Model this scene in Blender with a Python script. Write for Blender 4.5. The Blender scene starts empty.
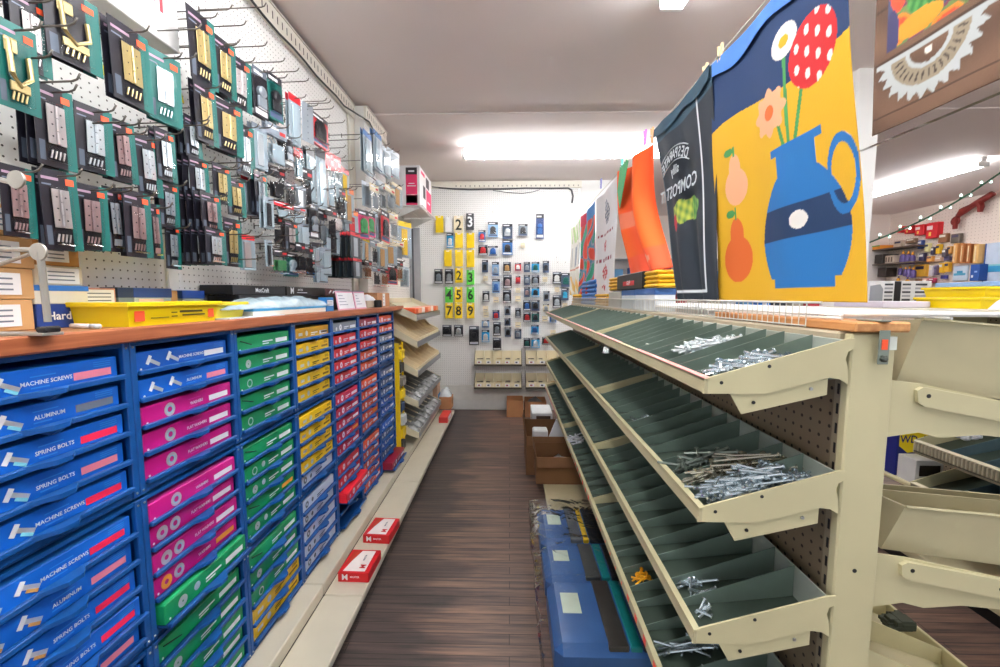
import bpy, math, random
from mathutils import Vector, Matrix
random.seed(7)
SC = bpy.context.scene
COL = SC.collection
PI = math.pi
H = 1.51                      # eye height
F = 415.0                     # focal length in pixels of a 1000 px wide frame
PITCH = math.radians(5.03); YAW = math.radians(1.38)
cp, sp, cy, sy = math.cos(PITCH), math.sin(PITCH), math.cos(YAW), math.sin(YAW)
RGT = Vector((cy, sy, 0)); FWD = Vector((-sy*cp, cy*cp, -sp)); UPV = RGT.cross(FWD)
EYE = Vector((0, 0, H))

def at(u, v, X=None, Y=None, Z=None):
    d = FWD + RGT*((u-500)/F) - UPV*((v-333.5)/F)
    if X is not None: t = X/d.x
    elif Y is not None: t = Y/d.y
    else: t = (Z-H)/d.z
    return EYE + d*t
def proj(p):
    q = Vector(p)-EYE; z = q.dot(FWD)
    if z <= 0.01: z = 0.01
    return 500+F*q.dot(RGT)/z, 333.5-F*q.dot(UPV)/z, z

# ------------------------------------------------------------------ materials
def lin(h):
    r = [int(h[i:i+2], 16)/255 for i in (0, 2, 4)]
    return tuple((c/12.92 if c <= 0.04045 else ((c+0.055)/1.055)**2.4) for c in r)+(1,)
_mats = {}
def newmat(name):
    m = bpy.data.materials.new(name); m.use_nodes = True
    nt = m.node_tree; b = nt.nodes['Principled BSDF']
    return m, nt, b
def M(hexc, rough=0.5, metal=0.0, var=0.06, scale=14.0, bump=0.0, coat=0.0):
    key = (hexc, rough, metal, var, scale, bump, coat)
    if key in _mats: return _mats[key]
    m, nt, b = newmat('surface_'+hexc)
    b.inputs['Roughness'].default_value = rough; b.inputs['Metallic'].default_value = metal
    if coat: b.inputs['Coat Weight'].default_value = coat; b.inputs['Coat Roughness'].default_value = 0.15
    tc = nt.nodes.new('ShaderNodeTexCoord'); n = nt.nodes.new('ShaderNodeTexNoise')
    n.inputs['Scale'].default_value = scale; n.inputs['Detail'].default_value = 3
    nt.links.new(tc.outputs['Object'], n.inputs['Vector'])
    mx = nt.nodes.new('ShaderNodeMix'); mx.data_type = 'RGBA'
    c = lin(hexc); d = tuple(max(0, x*(1-2.2*var)) for x in c[:3])+(1,); e = tuple(min(1, x*(1+var)) for x in c[:3])+(1,)
    mx.inputs[6].default_value = d; mx.inputs[7].default_value = e
    nt.links.new(n.outputs['Fac'], mx.inputs[0]); nt.links.new(mx.outputs[2], b.inputs['Base Color'])
    if bump:
        bp = nt.nodes.new('ShaderNodeBump'); bp.inputs['Strength'].default_value = bump; bp.inputs['Distance'].default_value = 0.01
        nt.links.new(n.outputs['Fac'], bp.inputs['Height']); nt.links.new(bp.outputs['Normal'], b.inputs['Normal'])
    _mats[key] = m
    return m
def wood(hex1, hex2, axis='y', scale=6, rough=0.45):
    key = ('w', hex1, hex2, axis, scale, rough)
    if key in _mats: return _mats[key]
    m, nt, b = newmat('wood_'+hex1); b.inputs['Roughness'].default_value = rough
    tc = nt.nodes.new('ShaderNodeTexCoord'); mp = nt.nodes.new('ShaderNodeMapping')
    s = {'x': (0.6, 12, 12), 'y': (12, 0.6, 12), 'z': (12, 12, 0.6)}[axis]
    mp.inputs['Scale'].default_value = s
    n = nt.nodes.new('ShaderNodeTexNoise'); n.inputs['Scale'].default_value = scale; n.inputs['Detail'].default_value = 5
    cr = nt.nodes.new('ShaderNodeValToRGB'); cr.color_ramp.elements[0].position = 0.3; cr.color_ramp.elements[1].position = 0.7
    cr.color_ramp.elements[0].color = lin(hex1); cr.color_ramp.elements[1].color = lin(hex2)
    nt.links.new(tc.outputs['Object'], mp.inputs[0]); nt.links.new(mp.outputs[0], n.inputs['Vector'])
    nt.links.new(n.outputs['Fac'], cr.inputs[0]); nt.links.new(cr.outputs[0], b.inputs['Base Color'])
    _mats[key] = m
    return m
def pegmat(name, base, hole, axes, pitch=0.0254, rad=0.11, rough=0.45, var=0.04):
    """painted hardboard with a grid of drilled holes; axes picks the two coordinates of the panel"""
    key = ('p', name)
    if key in _mats: return _mats[key]
    m, nt, b = newmat(name); b.inputs['Roughness'].default_value = rough
    tc = nt.nodes.new('ShaderNodeTexCoord'); sx = nt.nodes.new('ShaderNodeSeparateXYZ')
    nt.links.new(tc.outputs['Object'], sx.inputs[0])
    def math_(op, a, bb=None, c=None):
        n = nt.nodes.new('ShaderNodeMath'); n.operation = op
        for i, q in enumerate((a, bb, c)):
            if q is None: continue
            if isinstance(q, (int, float)): n.inputs[i].default_value = q
            else: nt.links.new(q, n.inputs[i])
        return n.outputs[0]
    def cell(s):
        f = math_('FRACT', math_('DIVIDE', s, pitch)); f = math_('SUBTRACT', f, 0.5); return math_('MULTIPLY', f, f)
    r2 = math_('ADD', cell(sx.outputs[axes[0]]), cell(sx.outputs[axes[1]]))
    inside = math_('LESS_THAN', r2, rad*rad)
    n = nt.nodes.new('ShaderNodeTexNoise'); n.inputs['Scale'].default_value = 3; n.inputs['Detail'].default_value = 4
    nt.links.new(tc.outputs['Object'], n.inputs['Vector'])
    m0 = nt.nodes.new('ShaderNodeMix'); m0.data_type = 'RGBA'
    c = lin(base); m0.inputs[6].default_value = tuple(x*(1-2*var) for x in c[:3])+(1,); m0.inputs[7].default_value = c
    nt.links.new(n.outputs['Fac'], m0.inputs[0])
    mx = nt.nodes.new('ShaderNodeMix'); mx.data_type = 'RGBA'; mx.inputs[7].default_value = lin(hole)
    nt.links.new(inside, mx.inputs[0]); nt.links.new(m0.outputs[2], mx.inputs[6]); nt.links.new(mx.outputs[2], b.inputs['Base Color'])
    _mats[key] = m
    return m
def clearmat(name='clear_plastic', fac=0.16, tint='ffffff', rough=0.08, crinkle=0.0):
    key = ('c', name)
    if key in _mats: return _mats[key]
    m = bpy.data.materials.new(name); m.use_nodes = True; nt = m.node_tree; nt.nodes.clear()
    o = nt.nodes.new('ShaderNodeOutputMaterial'); t = nt.nodes.new('ShaderNodeBsdfTransparent'); g = nt.nodes.new('ShaderNodeBsdfGlossy')
    t.inputs[0].default_value = lin(tint); g.inputs['Roughness'].default_value = rough
    fr = nt.nodes.new('ShaderNodeLayerWeight'); fr.inputs['Blend'].default_value = fac
    mx = nt.nodes.new('ShaderNodeMixShader'); nt.links.new(fr.outputs['Fresnel'], mx.inputs[0])
    nt.links.new(t.outputs[0], mx.inputs[1]); nt.links.new(g.outputs[0], mx.inputs[2]); nt.links.new(mx.outputs[0], o.inputs[0])
    if crinkle:
        tc = nt.nodes.new('ShaderNodeTexCoord'); n = nt.nodes.new('ShaderNodeTexNoise'); n.inputs['Scale'].default_value = 9; n.inputs['Distortion'].default_value = 0.8
        bp = nt.nodes.new('ShaderNodeBump'); bp.inputs['Strength'].default_value = crinkle; bp.inputs['Distance'].default_value = 0.03
        nt.links.new(tc.outputs['Object'], n.inputs['Vector']); nt.links.new(n.outputs['Fac'], bp.inputs['Height'])
        nt.links.new(bp.outputs['Normal'], g.inputs['Normal']); nt.links.new(bp.outputs['Normal'], fr.inputs['Normal'])
    _mats[key] = m
    return m
def emit(hexc, s):
    key = ('e', hexc, s)
    if key in _mats: return _mats[key]
    m, nt, b = newmat('lit_'+hexc); b.inputs['Base Color'].default_value = lin(hexc)
    b.inputs['Emission Color'].default_value = lin(hexc); b.inputs['Emission Strength'].default_value = s
    _mats[key] = m
    return m
def vcol():
    key = 'vcol'
    if key in _mats: return _mats[key]
    m, nt, b = newmat('printed_cloth'); b.inputs['Roughness'].default_value = 0.8
    a = nt.nodes.new('ShaderNodeVertexColor'); a.layer_name = 'print'
    nt.links.new(a.outputs['Color'], b.inputs['Base Color'])
    tc = nt.nodes.new('ShaderNodeTexCoord'); n = nt.nodes.new('ShaderNodeTexNoise'); n.inputs['Scale'].default_value = 260
    bp = nt.nodes.new('ShaderNodeBump'); bp.inputs['Strength'].default_value = 0.15; bp.inputs['Distance'].default_value = 0.002
    nt.links.new(tc.outputs['Object'], n.inputs['Vector']); nt.links.new(n.outputs['Fac'], bp.inputs['Height']); nt.links.new(bp.outputs['Normal'], b.inputs['Normal'])
    _mats[key] = m
    return m

# ------------------------------------------------------------------ mesh builder
_txt = {}
def text_geo(s, bold=False):
    if s in _txt: return _txt[s]
    cu = bpy.data.curves.new('t', 'FONT'); cu.body = s; cu.align_x = 'CENTER'; cu.align_y = 'CENTER'; cu.resolution_u = 2
    cu.size = 1.0; cu.offset = 0.018
    o = bpy.data.objects.new('t', cu); COL.objects.link(o)
    dg = bpy.context.evaluated_depsgraph_get(); me = bpy.data.meshes.new_from_object(o.evaluated_get(dg))
    g = ([v.co.copy() for v in me.vertices], [list(p.vertices) for p in me.polygons])
    bpy.data.objects.remove(o); bpy.data.curves.remove(cu); bpy.data.meshes.remove(me)
    _txt[s] = g
    return g
class MB:
    def __init__(s): s.v = []; s.f = []; s.mi = []; s.mats = []
    def idx(s, m):
        if m not in s.mats: s.mats.append(m)
        return s.mats.index(m)
    def add(s, vs, fs, m):
        k = len(s.v); s.v += [tuple(p) for p in vs]; i = s.idx(m)
        for f in fs: s.f.append([k+j for j in f]); s.mi.append(i)
        return s
    def box(s, x0, x1, y0, y1, z0, z1, m, mat=None):
        vs = [Vector(p) for p in ((x0,y0,z0),(x1,y0,z0),(x1,y1,z0),(x0,y1,z0),(x0,y0,z1),(x1,y0,z1),(x1,y1,z1),(x0,y1,z1))]
        if mat: vs = [mat @ p for p in vs]
        return s.add(vs, [(3,2,1,0),(4,5,6,7),(0,1,5,4),(1,2,6,5),(2,3,7,6),(3,0,4,7)], m)
    def cbox(s, x0, x1, y0, y1, z0, z1, b, m, mat=None):
        """box with chamfered edges"""
        xs, ys, zs = (x0, x1), (y0, y1), (z0, z1); vs = []; ind = {}
        for i in (0, 1):
            for j in (0, 1):
                for k in (0, 1):
                    sx, sy_, sz = (1, -1)[i], (1, -1)[j], (1, -1)[k]
                    for a in range(3):
                        p = [xs[i]+sx*b, ys[j]+sy_*b, zs[k]+sz*b]; p[a] = (xs[i], ys[j], zs[k])[a]
                        ind[i,j,k,a] = len(vs); vs.append(Vector(p))
        fs = []
        for a in range(3):
            o = [q for q in range(3) if q != a]
            for e in (0, 1):
                q = []
                for (p1, p2) in ((0,0),(1,0),(1,1),(0,1)):
                    c = [0,0,0]; c[a] = e; c[o[0]] = p1; c[o[1]] = p2; q.append(ind[c[0],c[1],c[2],a])
                fs.append(q)
        for a in range(3):
            o = [q for q in range(3) if q != a]
            for p1 in (0, 1):
                for p2 in (0, 1):
                    c0 = [0,0,0]; c0[a] = 0; c0[o[0]] = p1; c0[o[1]] = p2; c1 = list(c0); c1[a] = 1
                    fs.append([ind[(*c0, o[0])], ind[(*c1, o[0])], ind[(*c1, o[1])], ind[(*c0, o[1])]])
        for i in (0,1):
            for j in (0,1):
                for k in (0,1): fs.append([ind[i,j,k,0], ind[i,j,k,1], ind[i,j,k,2]])
        if mat: vs = [mat @ p for p in vs]
        return s.add(vs, fs, m)
    def ext(s, pts, vec, m):
        n = len(pts); vec = Vector(vec); a = [Vector(p) for p in pts]; b = [p+vec for p in a]
        fs = [tuple(range(n))[::-1], tuple(range(n, 2*n))]+[(i, (i+1) % n, n+(i+1) % n, n+i) for i in range(n)]
        return s.add(a+b, fs, m)
    def quad(s, a, b, c, d, m): return s.add([a, b, c, d], [(0,1,2,3)], m)
    def tube(s, pts, r, m, n=6, caps=True):
        pts = [Vector(p) for p in pts]; rings = []; vs = []
        for i, p in enumerate(pts):
            d = (pts[min(i+1, len(pts)-1)]-pts[max(i-1, 0)])
            if d.length < 1e-9: d = Vector((0,0,1))
            d.normalize(); ref = Vector((0,0,1)) if abs(d.z) < 0.9 else Vector((1,0,0))
            a = d.cross(ref).normalized(); b = d.cross(a)
            rr = r[i] if isinstance(r, (list, tuple)) else r
            for k in range(n): t = 2*PI*k/n; vs.append(p+a*math.cos(t)*rr+b*math.sin(t)*rr)
        fs = []
        for i in range(len(pts)-1):
            for k in range(n): fs.append((i*n+k, i*n+(k+1) % n, (i+1)*n+(k+1) % n, (i+1)*n+k))
        if caps: fs.append(tuple(range(n))[::-1]); fs.append(tuple(range((len(pts)-1)*n, len(pts)*n)))
        return s.add(vs, fs, m)
    def lathe(s, prof, m, n=14, c=(0,0,0), mat=None):
        vs = []; c = Vector(c)
        for (r, z) in prof:
            for k in range(n): t = 2*PI*k/n; vs.append(Vector((r*math.cos(t), r*math.sin(t), z)))
        if mat: vs = [mat @ p for p in vs]
        vs = [p+c for p in vs]; fs = []
        for i in range(len(prof)-1):
            for k in range(n): fs.append((i*n+k, i*n+(k+1) % n, (i+1)*n+(k+1) % n, (i+1)*n+k))
        fs.append(tuple(range(n))[::-1]); fs.append(tuple(range((len(prof)-1)*n, len(prof)*n)))
        return s.add(vs, fs, m)
    def text(s, body, size, mat, m, sx=1.0):
        vs, fs = text_geo(body)
        return s.add([mat @ Vector((v.x*size*sx, v.y*size, 0)) for v in vs], fs, m)
    def mesh(s, name, o=(0,0,0), smooth=False):
        me = bpy.data.meshes.new(name); ox, oy, oz = o
        me.from_pydata([(x-ox, y-oy, z-oz) for x, y, z in s.v], [], s.f)
        for m in s.mats: me.materials.append(m)
        me.polygons.foreach_set('material_index', s.mi)
        if smooth: me.polygons.foreach_set('use_smooth', [True]*len(s.f))
        me.update()
        return me
    def build(s, name, parent=None, smooth=False, label=None):
        o = (0,0,0)
        if parent is not None: o = tuple(parent.location) if parent.get('_w', 1) else (0,0,0)
        ob = bpy.data.objects.new(name, s.mesh(name, o, smooth)); COL.objects.link(ob)
        if parent is not None: ob.parent = parent
        if label: ob['label'] = label
        return ob
    def local(s, name, parent, smooth=False, label=None):
        """vertices already in the parent's own frame"""
        ob = bpy.data.objects.new(name, s.mesh(name, (0,0,0), smooth)); COL.objects.link(ob); ob.parent = parent
        if label: ob['label'] = label
        return ob
    def thing(s, name, label, cat, loc, group=None, kind=None, smooth=False, rotz=0.0, local=False):
        ob = bpy.data.objects.new(name, s.mesh(name, (0,0,0) if local else loc, smooth)); COL.objects.link(ob)
        ob.location = loc; ob.rotation_euler = (0,0,rotz); tag(ob, label, cat, group, kind)
        return ob
REG = []
def tag(o, label, cat, group=None, kind=None):
    o['label'] = label; o['category'] = cat
    if group: o['group'] = group
    if kind: o['kind'] = kind
    if kind != 'structure': REG.append(o)
def root(name, label, cat, loc=(0,0,0), rotz=0.0, group=None):
    o = bpy.data.objects.new(name, None); COL.objects.link(o); o.location = loc; o.rotation_euler = (0,0,rotz); o.empty_display_size = 0.02
    tag(o, label, cat, group)
    return o
def struct(mb, name):
    o = mb.build(name); o['kind'] = 'structure'
    return o
def T(loc, rx=0, ry=0, rz=0): return Matrix.Translation(Vector(loc)) @ Matrix.Rotation(rz, 4, 'Z') @ Matrix.Rotation(ry, 4, 'Y') @ Matrix.Rotation(rx, 4, 'X')
FACE_PX = Matrix(((0,0,1,0),(1,0,0,0),(0,1,0,0),(0,0,0,1)))      # lettering facing +X, reading towards +Y
FACE_MY = Matrix(((1,0,0,0),(0,0,-1,0),(0,1,0,0),(0,0,0,1)))     # lettering facing -Y, reading towards +X
def tx_px(x, y, z, mirror=False):
    return Matrix.Translation((x, y, z)) @ FACE_PX
def tx_my(x, y, z): return Matrix.Translation((x, y, z)) @ FACE_MY

BLACK = M('17171b', 0.45); DARKM = M('3a3a3e', 0.4, 0.6); STEEL = M('aeb2b6', 0.3, 0.9); ZINC = M('c6d2d8', 0.25, 0.85)
WHITE = M('f2f2f0', 0.5); CREAM = M('d9d2b8', 0.45, 0, 0.05, 6); BEIGE = M('cfc7a6', 0.42, 0, 0.06, 5); CARD = M('b08a5c', 0.8, 0, 0.08, 9)
ORANGE = M('ff5a30', 0.6); TEAL = M('07655f', 0.45); CLEAR = clearmat(); BRASS = M('cbb883', 0.3, 0.7)
ORD = ['first','second','third','fourth','fifth','sixth','seventh','eighth','ninth','tenth','eleventh','twelfth','thirteenth','fourteenth','fifteenth','sixteenth','seventeenth','eighteenth','nineteenth','twentieth'] + ['twenty-'+q for q in ('first','second','third','fourth','fifth','sixth','seventh','eighth','ninth')]+['thirtieth']+['thirty-'+q for q in ('first','second','third','fourth','fifth','sixth','seventh','eighth','ninth')]+['fortieth','forty-first','forty-second']

# ------------------------------------------------------------------ camera, world, room
cam = bpy.data.cameras.new('camera'); co = bpy.data.objects.new('camera', cam); COL.objects.link(co)
cam.sensor_width = 36; cam.lens = F/1000*36; cam.clip_start = 0.02; cam.clip_end = 60
co.location = EYE; co.rotation_euler = (PI/2-PITCH, 0, YAW); SC.camera = co
w = bpy.data.worlds.new('world'); SC.world = w; w.use_nodes = True
w.node_tree.nodes['Background'].inputs[0].default_value = (0.92, 0.96, 1.0, 1); w.node_tree.nodes['Background'].inputs[1].default_value = 0.38
SC.view_settings.view_transform = 'Standard'; SC.view_settings.look = 'None'; SC.view_settings.gamma = 1; SC.view_settings.exposure = 1.22
SC.view_settings.use_curve_mapping = False
SC.cycles.max_bounces = 8; SC.cycles.diffuse_bounces = 5; SC.cycles.glossy_bounces = 3; SC.cycles.transparent_max_bounces = 16
SC.cycles.use_denoising = True; SC.cycles.sample_clamp_indirect = 6

def floor_mat():
    m, nt, b = newmat('plank_floor'); b.inputs['Roughness'].default_value = 0.42
    tc = nt.nodes.new('ShaderNodeTexCoord'); br = nt.nodes.new('ShaderNodeTexBrick')
    br.inputs['Scale'].default_value = 1.0; br.inputs['Brick Width'].default_value = 1.9; br.inputs['Row Height'].default_value = 0.058
    br.inputs['Mortar Size'].default_value = 0.0016; br.offset = 0.37; br.offset_frequency = 2
    br.inputs['Color1'].default_value = lin('65564e'); br.inputs['Color2'].default_value = lin('524844'); br.inputs['Mortar'].default_value = lin('1c1716')
    nt.links.new(tc.outputs['Object'], br.inputs['Vector'])
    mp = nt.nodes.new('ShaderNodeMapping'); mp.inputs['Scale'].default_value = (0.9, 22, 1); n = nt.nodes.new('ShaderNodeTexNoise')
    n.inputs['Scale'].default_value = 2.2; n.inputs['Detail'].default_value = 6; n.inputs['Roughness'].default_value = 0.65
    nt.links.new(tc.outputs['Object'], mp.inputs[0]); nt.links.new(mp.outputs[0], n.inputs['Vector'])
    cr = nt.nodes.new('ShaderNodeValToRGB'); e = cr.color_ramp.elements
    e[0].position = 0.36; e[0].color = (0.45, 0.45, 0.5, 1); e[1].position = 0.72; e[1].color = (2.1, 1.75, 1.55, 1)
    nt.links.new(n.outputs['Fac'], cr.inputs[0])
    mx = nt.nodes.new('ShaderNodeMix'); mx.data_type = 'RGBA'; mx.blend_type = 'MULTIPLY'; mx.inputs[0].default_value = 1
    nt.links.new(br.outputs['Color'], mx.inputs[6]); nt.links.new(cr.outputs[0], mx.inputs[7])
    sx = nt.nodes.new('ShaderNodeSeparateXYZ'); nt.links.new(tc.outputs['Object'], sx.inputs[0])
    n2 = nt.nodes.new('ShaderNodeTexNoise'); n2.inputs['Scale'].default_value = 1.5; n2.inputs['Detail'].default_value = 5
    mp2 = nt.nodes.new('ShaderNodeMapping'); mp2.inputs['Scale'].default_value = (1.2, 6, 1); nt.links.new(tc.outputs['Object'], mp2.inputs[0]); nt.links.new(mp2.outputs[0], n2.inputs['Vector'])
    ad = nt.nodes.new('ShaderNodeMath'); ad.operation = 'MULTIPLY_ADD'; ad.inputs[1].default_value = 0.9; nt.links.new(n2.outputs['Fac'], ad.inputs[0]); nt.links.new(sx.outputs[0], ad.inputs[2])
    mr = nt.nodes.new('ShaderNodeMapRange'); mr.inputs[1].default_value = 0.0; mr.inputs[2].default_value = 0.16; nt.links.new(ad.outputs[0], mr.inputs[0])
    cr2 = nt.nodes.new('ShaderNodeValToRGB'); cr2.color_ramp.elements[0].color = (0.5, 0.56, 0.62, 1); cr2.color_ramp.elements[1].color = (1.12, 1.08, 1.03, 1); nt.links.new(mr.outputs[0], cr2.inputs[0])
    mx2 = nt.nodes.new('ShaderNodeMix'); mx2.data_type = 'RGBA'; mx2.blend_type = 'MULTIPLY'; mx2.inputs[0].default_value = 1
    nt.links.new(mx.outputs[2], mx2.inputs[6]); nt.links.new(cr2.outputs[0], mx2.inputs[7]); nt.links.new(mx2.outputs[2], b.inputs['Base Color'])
    rr = nt.nodes.new('ShaderNodeMapRange'); rr.inputs[3].default_value = 0.3; rr.inputs[4].default_value = 0.6
    nt.links.new(n.outputs['Fac'], rr.inputs[0]); nt.links.new(rr.outputs[0], b.inputs['Roughness'])
    bp = nt.nodes.new('ShaderNodeBump'); bp.inputs['Strength'].default_value = 0.35; bp.inputs['Distance'].default_value = 0.004
    nt.links.new(n.outputs['Fac'], bp.inputs['Height']); nt.links.new(bp.outputs['Normal'], b.inputs['Normal'])
    return m
XL, XR, YB, YF, CEIL = -1.32, 6.9, -1.6, 7.85, 3.0
PLASTER = M('ece2df', 0.85, 0, 0.03, 1.3, 0.1); WALLP = M('eeeeec', 0.7, 0, 0.02, 2)
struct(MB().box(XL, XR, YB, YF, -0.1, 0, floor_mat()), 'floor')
struct(MB().box(XL, XR, YB, YF, CEIL, CEIL+0.1, PLASTER), 'ceiling')
struct(MB().box(XL-0.1, XL, YB, YF, 0, CEIL, WALLP), 'wall_left')
struct(MB().box(XR, XR+0.1, YB, YF, 0, CEIL, M('ecdfd6', 0.7, 0, 0.02, 2)), 'wall_right')
struct(MB().box(XL, 1.35, 5.5, 5.6, 0, CEIL, WALLP), 'wall_back')
struct(MB().box(1.25, 1.35, 5.6, YF, 0, CEIL, WALLP), 'wall_partition')
struct(MB().box(1.35, XR, YF, YF+0.1, 0, CEIL, M('efe6df', 0.7, 0, 0.02, 2)), 'wall_far')
struct(MB().box(-0.75, 1.25, 5.47, 5.5, 0, 0.13, M('e4e4e0', 0.5)), 'baseboard_back')
struct(MB().cbox(-1.2, XR-0.05, 3.5, 3.73, CEIL-0.012, CEIL, 0.004, PLASTER), 'trim_1')
mb = MB().cbox(2.27, 2.43, 2.9, 3.08, 0, CEIL, 0.01, M('f0f0ee', 0.5, 0, 0.03, 4)); struct(mb, 'column')

# ------------------------------------------------------------------ fluorescent lights
TUBE = emit('fdfeff', 21.0)
def fixture(cx, cyy, length, along, label, z=CEIL):
    r = root('ceiling_light', label, 'light', (cx, cyy, z), 0 if along == 'x' else PI/2)
    L = length/2
    MB().cbox(-L, L, -0.03, 0.03, -0.055, -0.001, 0.012, WHITE).local('housing', r)
    for s in (-1, 1):
        MB().cbox(s*(L-0.015)-0.012, s*(L-0.015)+0.012, -0.055, 0.055, -0.105, -0.05, 0.004, WHITE).local('lamp_holder', r)
        mb = MB().tube([(-L+0.03, s*0.045, -0.08), (L-0.03, s*0.045, -0.08)], 0.0165, TUBE, 12); mb.local('tube', r, True)
    return r
fixture(0.74, 4.30, 2.44, 'x', 'long twin tube ceiling light crossing the aisle before the back wall')
fixture(0.78, 0.96, 2.44, 'y', 'twin tube ceiling light whose far end hangs above the aisle')
fixture(5.05, 5.9, 2.44, 'y', 'tube ceiling light over the right side of the shop beyond the towels')
fixture(3.2, 0.6, 2.44, 'y', 'added out-of-view twin tube ceiling light above the right aisle')  # extra lamp outside the view, added to light the right side
fixture(-0.35, 0.6, 2.44, 'y', 'added out-of-view twin tube ceiling light above the aisle before its far part')  # unseen tubes put in overhead to brighten the main aisle

# ------------------------------------------------------------------ left wall fixture
PEGL = pegmat('white_pegboard_side', 'f1f1ee', '4a4744', (1, 2)); PEGB = pegmat('white_pegboard_back', 'f0f0ee', '8a8a88', (0, 2), rad=0.13)
XP = -1.22
g = root('wall_pegboard', 'tall white pegboard wall with slotted top rail above the counter', 'pegboard', (XP, 0, 1.2))
def pegpanel(y0, y1, xf, ztop, name='panel'):
    MB().box(XL+0.002, xf, y0, y1, 1.0, ztop, PEGL).build(name, g)
pegpanel(-0.35, 1.905, XP, 2.975); pegpanel(1.909, 3.30, XP, 2.975); pegpanel(3.305, 3.84, XP+0.09, 2.975); pegpanel(3.845, 5.0, XP+0.03, 2.86)
RAIL = M('ece8dc', 0.45)
def slotrail(x, y0, y1, z0, z1):
    mb = MB().cbox(x, x+0.022, y0, y1, z0, z1, 0.003, RAIL); mb.box(x, x+0.03, y0, y1, z1-0.006, z1, RAIL)
    y = y0+0.02
    while y < y1-0.02:
        mb.box(x+0.0218, x+0.0226, y, y+0.007, z0+(z1-z0)*0.35, z0+(z1-z0)*0.7, BLACK); y += 0.045
    mb.build('slotted_rail', g)
slotrail(XP, -0.35, 3.30, 2.87, 2.975); slotrail(XP+0.09, 3.305, 3.84, 2.87, 2.975); slotrail(XP+0.03, 3.845, 5.0, 2.76, 2.86)
MB().cbox(XP+0.0, XP+0.018, 3.19, 3.30, 1.4, 2.87, 0.004, M('e2ded0', 0.5)).build('upright', g)
MB().cbox(XP+0.0, XP+0.012, 1.45, 1.5, 1.4, 2.87, 0.003, M('ecebe4', 0.5)).build('upright', g)
pts = [(XP+0.035, -0.3+i*0.14, 2.862+0.007*math.sin(i*1.7)+0.004*math.sin(i*0.6)) for i in range(13, 25)]
pts += [(XP+0.12, 3.34, 2.87), (XP+0.125, 3.6, 2.8), (XP+0.125, 3.84, 2.74), (XP+0.07, 3.95, 2.7), (XP+0.06, 4.5, 2.66)]
MB().tube(pts, 0.006, BLACK).thing('power_cable', 'black cable running along the rail at the top of the pegboard wall', 'cable', (XP, 1.5, 2.86), smooth=True)

BASEM = M('c9c3b0', 0.42, 0, 0.08, 4)
g = root('base_platform', 'long beige two-step metal shelf base along the left of the aisle', 'shelf base', (-0.95, 2.4, 0))
for (a, b_) in ((-0.35, 0.62), (0.623, 1.84), (1.843, 3.06), (3.063, 5.1)):
    MB().cbox(-1.2, -0.885, a, b_, 0.09, 0.15, 0.005, BASEM).build('upper_deck', g)
    MB().cbox(-0.884, -0.697, a, b_, 0.055, 0.095, 0.005, BASEM).build('lower_deck', g)
MB().box(-1.2, -0.735, -0.35, 5.1, 0, 0.056, M('1d1a18', 0.6)).build('toe_kick', g)

# ------------------------------------------------------------------ drawer racks with product boxes
BLUE = M('0f4f96', 0.38, 0.0, 0.1, 8); BLUED = M('0c3a73', 0.4, 0, 0.08, 8)
BOXC = {'blue': ('1266cf', 'royal blue'), 'bdark': ('1459b8', 'blue'), 'mag': ('c31583', 'magenta'), 'green': ('12935a', 'green'), 'yellow': ('f0c410', 'yellow'),
        'gold': ('c99a1c', 'gold'), 'white': ('cfd9ea', 'white and blue'), 'grey': ('7f8690', 'grey'), 'red': ('dd2433', 'red'), 'crimson': ('c91f4a', 'crimson'),
        'orange': ('e8582d', 'orange'), 'slate': ('4a5f86', 'slate blue'), 'maroon': ('8e1834', 'dark red')}
LBL = M('eef0f4', 0.6); PINKL = M('f08aa0', 0.6); REDL = M('ef1f4e', 0.6); GREYL = M('6b7688', 0.6); ORL = M('f3a23a', 0.6); SILV = M('d9dde0', 0.3, 0.5); CYAN = M('8adff0', 0.5)
def ring(mb, x, y, z, r0, r1, m, n=16):
    vs = []; 
    for k in range(n):
        t = 2*PI*k/n; vs += [(x, y+r0*math.cos(t), z+r0*math.sin(t)), (x, y+r1*math.cos(t), z+r1*math.sin(t))]
    mb.add(vs, [(2*k, 2*k+1, (2*k+3) % (2*n), (2*k+2) % (2*n)) for k in range(n)], m)
def rect(mb, x, y0, y1, z0, z1, m): mb.quad((x, y0, z0), (x, y1, z0), (x, y1, z1), (x, y0, z1), m)
_boxmesh = {}
TITLES = {'blue': ['MACHINE SCREWS', 'ALUMINUM', 'SPRING BOLTS', 'SPRING BOLTS', 'MACHINE SCREWS'], 'bdark': ['MACHINE SCREWS'], 'mag': ['FLAT WASHERS', 'FLAT WASHERS', 'WASHERS']}
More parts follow.
